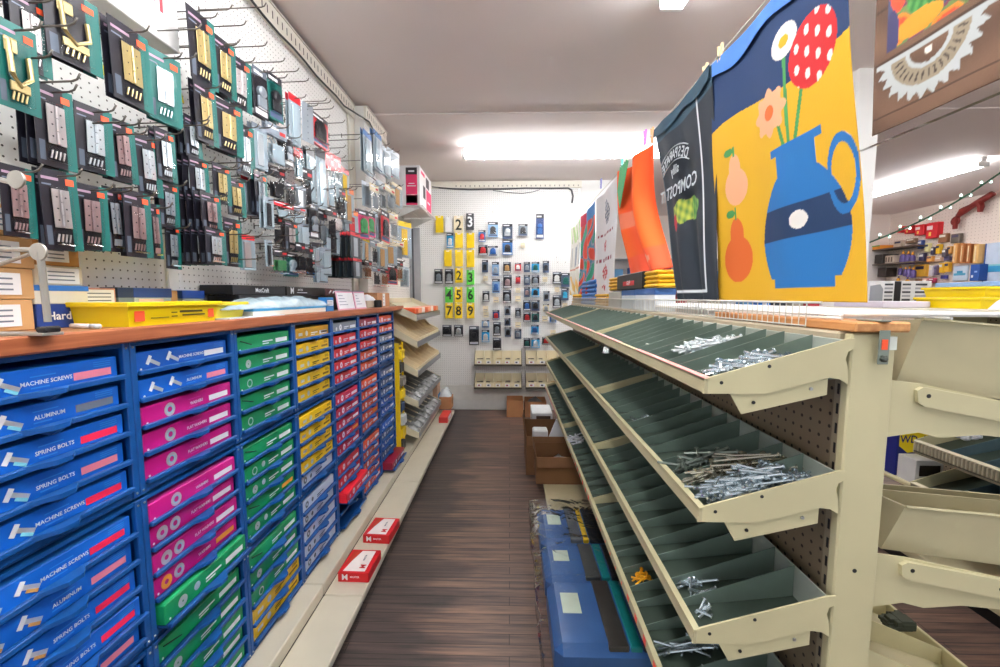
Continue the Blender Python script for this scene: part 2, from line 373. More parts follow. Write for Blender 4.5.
def boxmesh(kind, variant, bw, bh, col):
    key = (kind, variant, round(bw, 3), round(bh, 3), col)
    if key in _boxmesh: return _boxmesh[key]
    mb = MB(); c = M(BOXC[kind][0], 0.38, 0, 0.03, 10); mb.cbox(-0.205, 0, 0, bw, 0, bh, 0.002, c)
    x = 0.0006
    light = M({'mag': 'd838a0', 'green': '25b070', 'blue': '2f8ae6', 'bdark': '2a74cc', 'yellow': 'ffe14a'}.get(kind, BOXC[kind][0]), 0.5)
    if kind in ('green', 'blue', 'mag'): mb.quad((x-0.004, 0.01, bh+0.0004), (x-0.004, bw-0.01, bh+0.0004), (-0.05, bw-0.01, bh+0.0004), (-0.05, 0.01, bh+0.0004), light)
    if kind != 'yellow' and kind != 'white': rect(mb, x, bw*0.70, bw*0.95, bh*0.24, bh*0.56, (REDL if col == 0 and variant % 3 else PINKL) if kind == 'blue' else (ORL if variant == 8 else LBL))
    if kind == 'blue' and col == 0 and variant == 1: rect(mb, x+0.0003, bw*0.70, bw*0.95, bh*0.24, bh*0.56, GREYL)
    for k in range(3): rect(mb, x, bw*0.83, bw*0.95, bh*(0.66+0.09*k), bh*(0.70+0.09*k), light if kind != 'yellow' else M('5b4a10', 0.6))
    if kind in TITLES and col < 2:
        t = TITLES[kind][variant % len(TITLES[kind])]
        mb.text(t, 0.0125, tx_px(x+0.0003, bw*0.55, bh*0.44), LBL, 0.95)
        rect(mb, x, bw*0.46, bw*0.56, bh*0.22, bh*0.28, light); rect(mb, x, bw*0.46, bw*0.6, bh*0.66, bh*0.71, light)
    else:
        tm = {'yellow': M('6d5c20', 0.6), 'white': M('30405c', 0.6)}.get(kind, LBL)
        rect(mb, x, bw*0.44, bw*0.64, bh*0.42, bh*0.52, tm); rect(mb, x, bw*0.44, bw*0.56, bh*0.26, bh*0.34, tm)
    mb.lathe([(0.0035, 0), (0.0035, 0.0004)], LBL, 8, (x, 0.016, bh*0.16), Matrix.Rotation(PI/2, 4, 'Y'))
    if kind == 'mag':
        ring(mb, x, bw*0.26, bh*0.5, bh*0.15, bh*0.36, SILV); ring(mb, x+0.0002, bw*0.26, bh*0.5, bh*0.15, bh*0.2, CYAN)
        if variant > 5: ring(mb, x, bw*0.13, bh*0.45, bh*0.13, bh*0.36, SILV if variant < 8 else ORL)
    elif kind in ('blue', 'bdark'):
        for (yy, zz) in ((0.14, 0.5), (0.33, 0.55)):
            m2 = T((x, bw*yy, bh*zz), rx=-0.5)
            mb.box(0, 0.0006, -0.006, 0.03, -0.005, 0.005, SILV, m2); mb.box(0, 0.0008, -0.014, -0.004, -0.014, 0.012, LBL, m2)
            if col == 0: mb.box(0, 0.0007, 0.006, 0.03, -0.011, -0.004, M('d9a35a', 0.5) if variant > 4 else CYAN, m2)
    elif kind == 'green':
        if variant % 5 in (0, 3): mb.tube([(x, bw*0.06, bh*0.75), (x, bw*0.24, bh*0.4)], 0.002, BLACK, 5)
        else:
            ring(mb, x, bw*0.18, bh*0.45, bh*0.05 if variant % 2 else bh*0.2, bh*0.3, SILV); 
            if variant > 4: ring(mb, x, bw*0.34, bh*0.55, 0.0, bh*0.22, SILV)
    elif kind == 'yellow' or kind == 'gold':
        mb.box(x, x+0.0004, bw*0.1, bw*0.2, bh*0.35, bh*0.6, SILV); ring(mb, x, bw*0.32, bh*0.5, 0, bh*0.25, SILV, 8)
        rect(mb, x, bw*0.75, bw*0.95, bh*0.3, bh*0.5, M('8a6a20', 0.6))
    elif kind == 'white':
        rect(mb, x, 0.0, bw, 0.0, bh*0.16, M('2c4f9a', 0.5)); ring(mb, x, bw*0.14, bh*0.55, bh*0.12, bh*0.3, M('6a7078', 0.4)); ring(mb, x, bw*0.3, bh*0.55, 0, bh*0.2, M('555b64', 0.4))
    else:
        ring(mb, x, bw*0.3, bh*0.5, bh*0.1, bh*0.33, LBL); ring(mb, x, bw*0.14, bh*0.4, 0, bh*0.2, SILV, 8)
    me = mb.mesh('product_box'); _boxmesh[key] = me
    return me
_traymesh = {}
def tray_meshes(w_):
    if w_ in _traymesh: return _traymesh[w_]
    a = MB(); a.box(-0.2, 0.006, 0, w_, 0, 0.003, BLUED); a.cbox(0.0, 0.012, 0, w_, -0.001, 0.012, 0.002, BLUE)
    h = MB(); c = w_/2
    h.ext([(0.010, c-0.055, 0.003), (0.034, c-0.012, 0.003), (0.034, c+0.018, 0.003), (0.010, c+0.045, 0.003)], (0, 0, 0.010), BLUE)
    h.ext([(0.010, c-0.03, 0.003), (0.032, c+0.0, 0.003), (0.010, c+0.0, -0.012)], (0, 0.014, 0), BLUED)
    _traymesh[w_] = (a.mesh('drawer'), h.mesh('pull_handle'))
    return _traymesh[w_]
S5 = lambda k: [k]*5
cols = [
 (S5('blue'), S5('blue'), S5('blue')),
 (['bdark', 'blue', 'mag', 'mag', 'mag'], ['mag', 'mag', 'mag', 'mag', 'green'], S5('green')),
 (S5('green'), S5('green'), ['green', 'green', 'green', 'yellow', 'yellow']),
 (['gold']+['yellow']*4, ['yellow']*4+['white'], S5('white')),
 (['grey']+['red']*4, S5('crimson'), ['red', 'red', 'red', None, None]),
 (['maroon', 'red', 'red', 'orange', 'orange'], S5('orange'), S5('orange')),
 (['orange', 'orange', 'grey', 'slate', 'slate'], ['slate', 'slate', 'slate', 'bdark', 'bdark'], ['bdark', 'slate', 'bdark', 'slate', 'maroon']),
]
CW = 0.4035; CX = -0.98; Y00 = 1.035
colname = ['nearest column', 'second column', 'third column', 'fourth column', 'fifth column', 'sixth column', 'farthest column']
tiers = [('upper', 0.985), ('middle', 0.568), ('lower', 0.151)]
PITCHZ = 0.0738
for ci, col in enumerate(cols):
    y0 = Y00+CW*(ci-1)
    for ti, (tn, z0) in enumerate(tiers):
        if ci == 0 and ti == 2: pass
        r = root('drawer_rack', 'blue steel drawer rack, %s one in the %s under the counter' % (tn, colname[ci]), 'drawer rack', (CX, y0, z0), 0, 'blue drawer racks under the counter')
        mb = MB(); th = 0.409
        mb.box(-0.215, 0, 0, 0.004, 0, th, BLUE); mb.box(-0.215, 0, CW-0.006, CW-0.002, 0, th, BLUE)
        mb.box(-0.215, -0.212, 0.004, CW-0.006, 0, th, BLUED); mb.box(-0.215, 0, 0.004, CW-0.006, 0, 0.003, BLUED)
        mb.box(-0.215, 0, 0.004, CW-0.006, th-0.012, th-0.002, BLUE); mb.box(-0.012, -0.002, 0.004, CW-0.006, 0, 0.023, BLUE)
        mb.cbox(-0.01, 0.004, 0, 0.017, 0, th, 0.0015, BLUE); mb.cbox(-0.01, 0.004, CW-0.019, CW-0.002, 0, th, 0.0015, BLUE)
        for zz in (0.012, th-0.014):
            for yy in (0.008, CW-0.011): mb.lathe([(0.0035, 0), (0.0028, 0.0015)], STEEL, 8, (0.004, yy, zz), Matrix.Rotation(PI/2, 4, 'Y'))
        mb.local('frame', r)
        wtr = CW-0.042; ta, tb = tray_meshes(round(wtr, 4))
        for k in range(5):
            kd = col[ti][k]; zz = 0.024+PITCHZ*(4-k); dx = 0.0
            if ci == 1 and ti == 1 and k == 4: dx = 0.03
            if ci == 4 and ti == 2 and k == 2: dx = 0.05
            if ci == 6 and ti == 2 and k == 4: dx = 0.085
            if ci == 0 and ti == 1 and k == 3: dx = 0.012
            if kd is None and k == 4 and ci == 4: dx = 0.02
            dr = bpy.data.objects.new('drawer', ta); COL.objects.link(dr); dr.parent = r; dr.location = (dx, 0.02, zz)
            hd = bpy.data.objects.new('pull_handle', tb); COL.objects.link(hd); hd.parent = dr
            if kd is None: continue
            bh = 0.0545 if not (ci == 1 and ti == 1 and k == 4) else 0.058
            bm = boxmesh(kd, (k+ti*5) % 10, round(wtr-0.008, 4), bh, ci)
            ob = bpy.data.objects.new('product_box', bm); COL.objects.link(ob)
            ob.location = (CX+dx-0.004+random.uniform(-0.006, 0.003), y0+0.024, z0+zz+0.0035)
            cn = BOXC[kd][1]; what = {'mag': 'washer box', 'blue': 'screw box', 'bdark': 'screw box'}.get(kd, 'hardware box')
            if dx > 0.02: cn = 'pulled-out '+cn
            tag(ob, '%s %s, %s in the %s rack, %s' % (cn, what, ['topmost', 'second highest', 'midmost', 'second lowest', 'lowest'][k], tn, colname[ci]), 'box', 'product boxes in the blue drawer racks')
# counter
g = root('counter_top', 'long worn wooden counter top lying on the blue drawer racks', 'counter', (-1.09, 2.1, 1.396))
WTOP = wood('8a5a34', 'b98458', 'y'); WEDGE = wood('8c4a2c', 'b06a45', 'y', 8)
MB().box(-1.212, -0.972, 0.35, 3.72, 1.397, 1.432, WTOP).build('board', g)
MB().cbox(-0.972, -0.957, 0.35, 3.72, 1.395, 1.433, 0.004, WEDGE).build('edge_strip', g)
CT = 1.4325

# ------------------------------------------------------------------ hanging packages: meshes in their own frame, facing +X, hung at the top
HEADS = {'black': '1c1b26', 'teal': '07655f', 'red': 'd2232f', 'blue': '2f6fb4', 'cyan': '1fa3dd', 'yellow': 'f2cf12', 'white': 'eef0f0', 'grey': '8d99a6', 'green': '5fd04a', 'pale': 'c9d6e2',
         'wood': 'b07a44', 'orange': 'f07a2a', 'navy': '1d3f7c', 'pink': 'e03a78', 'cream': 'e6d9b8', 'lblue': '8fb6dc', 'slate': '53657c'}
HW = {'brass': M('cbb883', 0.3, 0.6), 'nickel': M('c3bcbd', 0.32, 0.5), 'rose': M('a88e90', 0.35, 0.4), 'silver': M('dfe9f0', 0.22, 0.6), 'dark': M('2a2a30', 0.4, 0.3), 'tan': M('c49a62', 0.6), 'white': WHITE,
      'blue': M('2d6cb8', 0.4), 'red': M('cc2a30', 0.45), 'grey': M('9aa4ae', 0.35, 0.4), 'yellow': M('f0c818', 0.5), 'teal': TEAL, 'cyan': M('2fb4e0', 0.5), 'wood': M('9a5f30', 0.55), 'green': M('4fa868', 0.5), 'pale': M('c7dbe6', 0.25, 0.3)}
_pk = {}
def pack_meshes(kind, w_, h_, card='black', hw='nickel', txt=''):
    key = (kind, round(w_, 3), round(h_, 3), card, hw, txt)
    if key in _pk: return _pk[key]
    out = []; cm = M(HEADS[card], 0.35, 0, 0.05, 20); hm = HW[hw]
    y0, y1, z1, z0 = -w_/2, w_/2, 0.012, 0.012-h_
    def dec(mb, a, b_, c, d, m, x=0.0022): mb.quad((x, y0+w_*a, z0+h_*c), (x, y0+w_*b_, z0+h_*c), (x, y0+w_*b_, z0+h_*d), (x, y0+w_*a, z0+h_*d), m)
    if kind in ('hinge', 'latch'):
        mb = MB(); mb.box(0, 0.0018, y0, y1, z0, z1, cm)
        dec(mb, 0.74, 1.0, 0, 1, TEAL, 0.002); dec(mb, 0.06, 0.5, 0.87, 0.905, M('a98ca0', 0.6)); dec(mb, 0.06, 0.3, 0.8, 0.82, GREYL)
        dec(mb, 0.06, 0.2, 0.06, 0.3, M('556070', 0.6), 0.0023); out.append(('backing_card', mb.mesh('backing_card'), None))
        mb = MB(); a, b_ = y0+w_*0.26, y0+w_*0.72; c, d = z0+h_*0.28, z0+h_*0.76; mid = (a+b_)/2
        if kind == 'hinge':
            mb.cbox(0.004, 0.0065, a, mid-0.0008, c, d, 0.0006, hm); mb.cbox(0.004, 0.0065, mid+0.0008, b_, c, d, 0.0006, hm)
            for k in range(3): mb.tube([(0.007, mid, c+(d-c)*k/3+0.001), (0.007, mid, c+(d-c)*(k+1)/3-0.001)], 0.004, hm, 8)
            for yy in ((a+mid)/2, (b_+mid)/2):
                for q in (0.2, 0.5, 0.8): mb.lathe([(0.002, 0), (0.002, 0.0003)], DARKM, 6, (0.0065, yy, c+(d-c)*q), Matrix.Rotation(PI/2, 4, 'Y'))
        else:
            mb.tube([(0.007, a, d), (0.012, a, c+0.02), (0.008, mid, c), (0.01, b_, c+0.02), (0.007, b_, d-0.02)], 0.005, hm, 8)
            mb.cbox(0.003, 0.008, a, b_, c-0.012, c+0.006, 0.001, hm); mb.cbox(0.003, 0.006, a-0.005, mid, d-0.02, d+0.008, 0.001, hm)
        for k in range(4): mb.tube([(0.005, y0+w_*(0.3+0.1*k), z0+h_*0.1), (0.006, y0+w_*(0.34+0.1*k), z0+h_*0.2)], 0.0022, hm, 5)
        out.append(('hardware', mb.mesh('hardware'), None))
        mb = MB(); mb.cbox(0.002, 0.013, y0+w_*0.2, y0+w_*0.8, z0+h_*0.06, z0+h_*0.79, 0.004, CLEAR); out.append(('clear_blister', mb.mesh('clear_blister'), None))
        mb = MB(); mb.box(0.002, 0.003, y0+w_*0.68, y0+w_*0.9, z0+h_*0.83, z0+h_*0.91, ORANGE); out.append(('price_sticker', mb.mesh('price_sticker'), None))
    elif kind == 'bag':
        mb = MB(); mb.box(0, 0.0015, y0, y1, z0+h_*0.72, z1, cm); dec(mb, 0.1, 0.6, 0.88, 0.93, LBL); out.append(('header_card', mb.mesh('header_card'), None))
        mb = MB()
        rn = random.Random(hash(key) % 1000 if False else len(key[1:]) + int(w_*1000)+int(h_*1000))
        for k in range(7):
            yy = y0+w_*(0.2+0.6*rn.random()); zz = z0+h_*(0.1+0.45*rn.random()); a = rn.uniform(-1, 1)*0.25*w_
            mb.tube([(0.004, yy, zz), (0.007, yy+a, zz+h_*0.16)], 0.0028+0.001*rn.random(), hm, 6)
        mb.cbox(0.003, 0.009, y0+w_*0.22, y0+w_*0.78, z0+h_*0.12, z0+h_*0.55, 0.002, hm); out.append(('hardware', mb.mesh('hardware'), None))
        mb = MB(); mb.cbox(0.0, 0.012, y0+0.002, y1-0.002, z0, z0+h_*0.75, 0.004, clearmat('polybag', 0.25, crinkle=0.8)); out.append(('clear_bag', mb.mesh('clear_bag'), None))
        mb = MB(); mb.box(0.0016, 0.0026, y0+w_*0.65, y0+w_*0.92, z0+h_*0.8, z0+h_*0.88, HW['red'] if card != 'red' else LBL); out.append(('price_sticker', mb.mesh('price_sticker'), None))
    elif kind == 'long':
        mb = MB(); mb.box(0, 0.0015, y0, y1, z0, z1, M('9eb0bb', 0.3)); dec(mb, 0, 1, 0.86, 1, cm); out.append(('backing_card', mb.mesh('backing_card'), None))
        mb = MB(); mb.cbox(0.002, 0.006, y0+w_*0.3, y0+w_*0.7, z0+h_*0.08, z0+h_*0.8, 0.001, hm); out.append(('hardware', mb.mesh('hardware'), None))
        mb = MB(); mb.cbox(0.002, 0.012, y0+w_*0.12, y0+w_*0.88, z0+h_*0.03, z0+h_*0.84, 0.003, CLEAR); out.append(('clear_blister', mb.mesh('clear_blister'), None))
    elif kind == 'slim':
        mb = MB(); mb.box(0, 0.002, y0, y1, z0, z1, M('1c2a33', 0.35)); dec(mb, 0, 1, 0.84, 0.97, cm); dec(mb, 0.3, 0.7, 0.08, 0.78, hm, 0.003); out.append(('backing_card', mb.mesh('backing_card'), None))
    elif kind == 'card':
        mb = MB(); mb.cbox(0, 0.002, y0, y1, z0, z1, 0.0006, cm); dec(mb, 0.0, 1, 0.82, 1, M('23252e', 0.4) if card != 'black' else M('5c6470', 0.4)); dec(mb, 0.1, 0.7, 0.87, 0.93, LBL, 0.0024)
        dec(mb, 0.08, 0.92, 0.05, 0.16, LBL if card in ('blue', 'cyan', 'navy', 'black') else M('4a5a80', 0.5)); out.append(('backing_card', mb.mesh('backing_card'), None))
        mb = MB(); mb.lathe([(w_*0.3, 0), (w_*0.28, 0.012), (w_*0.16, 0.016)], hm, 12, (0.002, 0, z0+h_*0.52), Matrix.Rotation(PI/2, 4, 'Y')); mb.cbox(0.002, 0.012, -w_*0.3, w_*0.3, z0+h_*0.2, z0+h_*0.42, 0.002, hm); out.append(('product', mb.mesh('product'), None))
        mb = MB(); mb.cbox(0.002, 0.02, y0+w_*0.1, y1-w_*0.1, z0+h_*0.17, z0+h_*0.8, 0.004, CLEAR); out.append(('clear_blister', mb.mesh('clear_blister'), None))
    elif kind == 'strap':
        mb = MB(); mb.cbox(0, 0.003, y0, y1, z0, z1, 0.001, hm)
        for k in range(6): mb.lathe([(0.003, 0), (0.003, 0.0003)], BLACK, 6, (0.003, 0, z0+h_*(0.1+0.15*k)), Matrix.Rotation(PI/2, 4, 'Y'))
        out.append(('plate', mb.mesh('plate'), None))
    elif kind == 'num':
        mb = MB(); mb.cbox(0, 0.012, y0, y1, z0, z1, 0.001, cm); dec(mb, 0.3, 0.7, 0.9, 0.96, M('ffffff', 0.6), 0.0125)
        if txt: mb.text(txt, h_*0.85, tx_px(0.0128, 0, (z0+z1)/2-h_*0.04), M('16241a', 0.6) if card != 'teal' and card != 'black' else LBL, 0.9)
        out.append(('card_pack', mb.mesh('card_pack'), None))
    elif kind == 'tag':
        mb = MB(); mb.box(0, 0.001, y0, y1, z0, z1, cm); dec(mb, 0.15, 0.85, 0.3, 0.4, GREYL); mb.tube([(0.003, -w_*0.2, z0), (0.004, 0, z0-h_*0.5), (0.003, w_*0.2, z0)], 0.0012, DARKM, 5)
        out.append(('paper_tag', mb.mesh('paper_tag'), None))
    _pk[key] = out
    return out
def put_pack(kind, pos, w_, h_, card, hw, label, cat, group, rz=0.0, txt='', name='hardware_package', tilt=0.0):
    ms = pack_meshes(kind, w_, h_, card, hw, txt)
    if len(ms) == 1:
        o = bpy.data.objects.new(name, ms[0][1]); COL.objects.link(o)
    else:
        o = bpy.data.objects.new(name, None); COL.objects.link(o); o.empty_display_size = 0.01
        for nm, me, _ in ms:
            c = bpy.data.objects.new(nm, me); COL.objects.link(c); c.parent = o
    o.location = pos; o.rotation_euler = (tilt, 0, rz); tag(o, label, cat, group)
    return o
HOOKM = M('6a6660', 0.35, 0.7); _hk = {}
def hook(y, z, L, x0=XP, lab='thin wire hook on the white pegboard', rz=0.0, tip=True):
    L = round(L, 2)
    if L not in _hk:
        mb = MB(); mb.tube([(0, 0, 0.0), (L-0.02, 0, 0.006), (L-0.008, 0, 0.010), (L, 0, 0.022)], 0.0022, HOOKM, 6)
        mb.tube([(0.002, 0, 0.012), (0.002, 0, -0.016)], 0.003, HOOKM, 6); _hk[L] = mb.mesh('peg_hook', smooth=True)
    o = bpy.data.objects.new('peg_hook', _hk[L]); COL.objects.link(o); o.location = (x0, y, z); o.rotation_euler = (0, 0, rz)
    return o
hooks = []
DESC = {('hinge', 'brass'): 'brass hinges on black card', ('hinge', 'nickel'): 'pinkish nickel hinges on black card', ('hinge', 'silver'): 'bright silver hinges on black card',
        ('hinge', 'rose'): 'rosy hinges on black card', ('hinge', 'grey'): 'grey steel hinges on black card', ('hinge', 'dark'): 'dark hinges on black card'}
CN = {'hinge': 'hinge package', 'latch': 'latch package', 'bag': 'bagged hardware', 'long': 'long blister pack', 'card': 'carded product', 'slim': 'slim package', 'strap': 'metal plate', 'tag': 'paper tag', 'num': 'card pack'}
def cluster(u, v, wpx, hpx, kind, card, hw, n=1, XF=-1.03, rz=None, zone='', sp=0.016, desc=None):
    """n packages on one hook; (u, v) is the middle of the top edge of the front one"""
    p = at(u, v, X=XF); zc = proj(p)[2]
    h_ = min(0.4, max(0.04, hpx*zc/F)); w_ = min(0.2, max(0.025, wpx*zc*zc/(F*abs(XF))*0.93))
    h_ = round(h_/0.01)*0.01; w_ = round(w_/0.01)*0.01 if w_ > 0.03 else round(w_, 3)
    hw_names = {'pale': 'pale clear', 'tan': 'tan wooden', 'wood': 'brown wooden'}
    d = desc or DESC.get((kind, hw)) or '%s %s with %s %s' % (hw_names.get(hw, hw), {'bag': 'hardware bag', 'slim': 'slim dark card', 'long': 'long blister', 'card': 'product card', 'latch': 'latch', 'strap': 'flat metal plate'}.get(kind, kind), HEADS and card, 'header')
    if kind == 'strap': d = 'bare %s metal strap with punched holes' % hw_names.get(hw, hw)
    r0 = rz if rz is not None else random.uniform(-0.28, -0.02)
    for k in range(n):
        q = Vector(p); q.x -= sp*k
        put_pack(kind, (q.x, q.y+random.uniform(-0.003, 0.003)*k, q.z-0.0), w_, h_, card, hw, d+(' '+zone if zone else ''), CN[kind], 'packages on the left pegboard', r0+random.uniform(-0.04, 0.04), tilt=random.uniform(-0.03, 0.03))
    hooks.append((p.y, p.z+0.0, XF-XP+0.06))
Z1, Z2, Z3, Z4 = 'above the cardboard boxes', 'above the yellow bin', 'above the black boxes', 'on the far pegboard'
# nearest bay
cluster(14, 30, 44, 85, 'latch', 'teal', 'brass', 1, -1.0, -0.1, Z1, desc='large brass latch on a teal card')
cluster(28, 2, 42, 72, 'hinge', 'black', 'nickel', 2, -1.06, -0.1, Z1)
cluster(70, -4, 60, 72, 'latch', 'black', 'brass', 2, -1.04, -0.1, Z1, desc='wide package of brass bolts on black card')
cluster(52, 92, 44, 80, 'hinge', 'black', 'nickel', 3, -1.04, None, Z1)
cluster(93, 112, 34, 66, 'hinge', 'black', 'silver', 2, -1.04, None, Z2)
cluster(16, 172, 34, 70, 'hinge', 'black', 'rose', 1, -1.06, None, Z1)
cluster(57, 176, 36, 77, 'hinge', 'black', 'nickel', 2, -1.04, None, Z1)
cluster(90, 190, 30, 66, 'hinge', 'black', 'rose', 3, -1.05, None, Z2)
cluster(112, 192, 20, 62, 'hinge', 'black', 'grey', 1, -1.06, None, Z2)
cluster(136, 196, 28, 66, 'hinge', 'black', 'rose', 2, -1.04, None, Z2)
cluster(153, 208, 14, 54, 'hinge', 'black', 'rose', 1, -1.05, None, Z2)
cluster(128, 32, 46, 76, 'hinge', 'black', 'brass', 2, -1.02, None, Z2, desc='tall brass hinge pair on black card')
cluster(163, 58, 30, 66, 'hinge', 'teal', 'silver', 2, -1.03, None, Z2, desc='silver hinge on teal card')
cluster(120, 125, 28, 60, 'hinge', 'black', 'rose', 2, -1.04, None, Z2)
cluster(146, 140, 22, 60, 'hinge', 'black', 'silver', 1, -1.05, None, Z2)
cluster(164, 134, 22, 50, 'hinge', 'black', 'silver', 2, -1.04, None, Z2)
cluster(168, 186, 20, 46, 'hinge', 'black', 'grey', 2, -1.05, None, Z2)
cluster(200, 18, 30, 66, 'hinge', 'black', 'brass', 1, -1.02, None, Z3)
cluster(224, 44, 20, 52, 'hinge', 'black', 'brass', 3, -1.02, None, Z3)
cluster(240, 62, 18, 50, 'hinge', 'black', 'nickel', 1, -1.04, None, Z3)
cluster(204, 88, 24, 58, 'hinge', 'black', 'brass', 2, -1.02, None, Z3)
cluster(228, 106, 24, 50, 'hinge', 'black', 'brass', 3, -1.03, None, Z3)
cluster(244, 128, 18, 50, 'hinge', 'black', 'silver', 1, -1.05, None, Z3)
cluster(192, 121, 18, 40, 'hinge', 'black', 'silver', 4, -1.04, None, Z3, 0.018)
cluster(198, 162, 18, 42, 'hinge', 'black', 'silver', 5, -1.03, None, Z3, 0.02)
cluster(221, 168, 17, 40, 'hinge', 'black', 'brass', 1, -1.04, None, Z3)
cluster(235, 182, 16, 36, 'hinge', 'black', 'brass', 1, -1.05, None, Z3)
cluster(210, 197, 20, 38, 'hinge', 'black', 'rose', 6, -1.0, None, Z3, 0.022)
cluster(215, 232, 22, 37, 'hinge', 'black', 'silver', 7, -0.99, None, Z3, 0.022)
cluster(172, 228, 18, 44, 'hinge', 'black', 'grey', 1, -1.06, None, Z3)
cluster(232, 222, 16, 48, 'hinge', 'black', 'brass', 1, -1.05, None, Z3)
cluster(246, 238, 14, 36, 'long', 'red', 'nickel', 1, -1.06, None, Z3)
cluster(247, 178, 12, 40, 'long', 'red', 'grey', 1, -1.08, None, Z3)
cluster(259, 72, 13, 48, 'card', 'black', 'grey', 2, -1.02, None, Z3)
cluster(274, 78, 13, 44, 'card', 'teal', 'dark', 3, -1.02, None, Z3)
cluster(259, 128, 12, 42, 'long', 'grey', 'silver', 2, -1.05, None, Z3)
cluster(276, 128, 16, 44, 'bag', 'grey', 'pale', 2, -1.03, None, Z3)
cluster(294, 98, 10, 48, 'long', 'red', 'pale', 2, -1.03, None, Z3)
cluster(307, 106, 8, 38, 'strap', 'grey', 'grey', 1, -1.02, -0.3, Z3)
cluster(319, 118, 17, 30, 'card', 'red', 'dark', 2, -1.03, None, Z4, desc='red and black card with a grey tool')
cluster(260, 175, 14, 44, 'hinge', 'black', 'grey', 2, -1.04, None, Z3)
cluster(277, 170, 12, 34, 'bag', 'black', 'dark', 2, -1.04, None, Z3)
cluster(291, 224, 13, 30, 'hinge', 'black', 'nickel', 2, -1.04, None, Z3)
cluster(276, 217, 10, 34, 'bag', 'black', 'dark', 1, -1.05, None, Z3)
cluster(280, 252, 14, 24, 'bag', 'black', 'green', 2, -1.05, None, Z3)
cluster(292, 256, 9, 22, 'card', 'teal', 'pale', 2, -1.05, None, Z3)
cluster(283, 205, 16, 18, 'bag', 'red', 'pale', 1, -1.03, None, Z3)
cluster(298, 208, 14, 20, 'bag', 'grey', 'pale', 1, -1.04, None, Z3)
# the crowded far bays
rn = random.Random(31)
kinds = [('long', 'black', 'pale'), ('long', 'grey', 'dark'), ('bag', 'red', 'pale'), ('bag', 'black', 'dark'), ('long', 'black', 'silver'), ('bag', 'black', 'grey'), ('card', 'black', 'grey'), ('long', 'grey', 'pale'), ('slim', 'grey', 'silver')]
for (u, v, hh) in [(310, 150, 56), (320, 152, 58), (329, 154, 60), (336, 158, 50), (305, 170, 40), (313, 206, 34), (322, 212, 34), (331, 210, 30), (298, 150, 32), (288, 138, 30),
                   (300, 245, 30), (308, 248, 28), (316, 245, 30), (325, 250, 28), (333, 232, 24), (300, 188, 22), (290, 186, 24), (268, 200, 30), (340, 190, 30), (303, 226, 22), (268, 243, 26), (310, 262, 18), (322, 268, 16)]:
    k = rn.choice(kinds); cluster(u, v, rn.uniform(7, 10), hh, k[0], k[1], k[2], rn.choice((1, 2, 2, 3)), -1.05+rn.uniform(0, 0.04), None, Z4)
for (u, v) in [(348, 190), (351, 212), (344, 170)]: cluster(u, v, 9, 34, 'long', rn.choice(('red', 'yellow', 'orange')), rn.choice(('yellow', 'tan', 'red')), 2, -1.03, None, Z4)
cluster(355, 234, 9, 26, 'slim', 'red', 'grey', 7, -0.94, -0.05, Z4, 0.026, desc='black-red card with grey saw blade')
cluster(357, 260, 9, 20, 'slim', 'red', 'grey', 7, -0.93, -0.05, Z4, 0.026, desc='black-red card with short grey blade')
cluster(367, 134, 9, 40, 'long', 'blue', 'pale', 2, -0.96, None, Z4); cluster(377, 134, 8, 38, 'long', 'blue', 'pale', 2, -0.96, None, Z4)
mix = [('bag', 'orange', 'wood'), ('long', 'yellow', 'tan'), ('bag', 'pale', 'silver'), ('bag', 'black', 'wood'), ('long', 'cream', 'tan'), ('card', 'red', 'dark'), ('bag', 'grey', 'dark'), ('long', 'pale', 'grey'), ('card', 'pink', 'green'), ('bag', 'cream', 'grey')]
for (u, v, hh) in [(386, 150, 28), (393, 152, 26), (366, 184, 24), (374, 186, 26), (382, 184, 28), (390, 188, 24), (397, 186, 22), (363, 212, 28), (370, 214, 24), (377, 215, 26), (385, 213, 30), (393, 214, 26),
                   (366, 240, 24), (374, 242, 24), (382, 246, 24), (390, 244, 22), (398, 242, 20), (368, 262, 18), (376, 268, 20), (384, 270, 18), (392, 266, 20), (399, 262, 20), (405, 268, 20), (371, 160, 20)]:
    k = rn.choice(mix); cluster(u, v, rn.uniform(6, 8), hh, k[0], k[1], k[2], rn.choice((1, 1, 2)), -1.02+rn.uniform(0, 0.05), None, Z4)
cluster(404, 223, 8, 36, 'long', 'yellow', 'yellow', 1, -0.98, -0.5, Z4, desc='long yellow sanding float on a teal board')
for tipu, tipv in [(78, 74), (124, 116), (146, 128), (195, 53), (245, 21), (237, 41), (266, 42), (284, 58), (231, 5), (265, 3), (298, 68), (308, 78), (326, 98), (330, 100), (333, 106), (344, 120), (359, 137), (345, 145),
                   (390, 143), (395, 158), (400, 165), (252, 158), (250, 230), (262, 255), (300, 202), (310, 205), (335, 186), (352, 186), (262, 232), (240, 165), (208, 120), (300, 212), (335, 222), (75, 18), (50, 50), (298, 232), (340, 204), (306, 214), (380, 196), (386, 230), (200, 24)]:
    p = at(tipu, tipv, X=-0.955); hooks.append((p.y, p.z-0.015, 0.265))
hm_zone = lambda y: 'above the yellow bin' if y < 1.5 else 'above the black boxes' if y < 2.4 else 'on the far pegboard'
for (y, z, L) in hooks:
    x0 = XP if y < 3.30 else XP+0.09 if y < 3.84 else XP+0.03
    if z > 2.85 or y > 4.9: continue
    o = hook(y, z-0.006, L-(x0-XP), x0); tag(o, 'thin grey wire hook on the white pegboard, '+hm_zone(y), 'hook', 'wire hooks on the left pegboard')
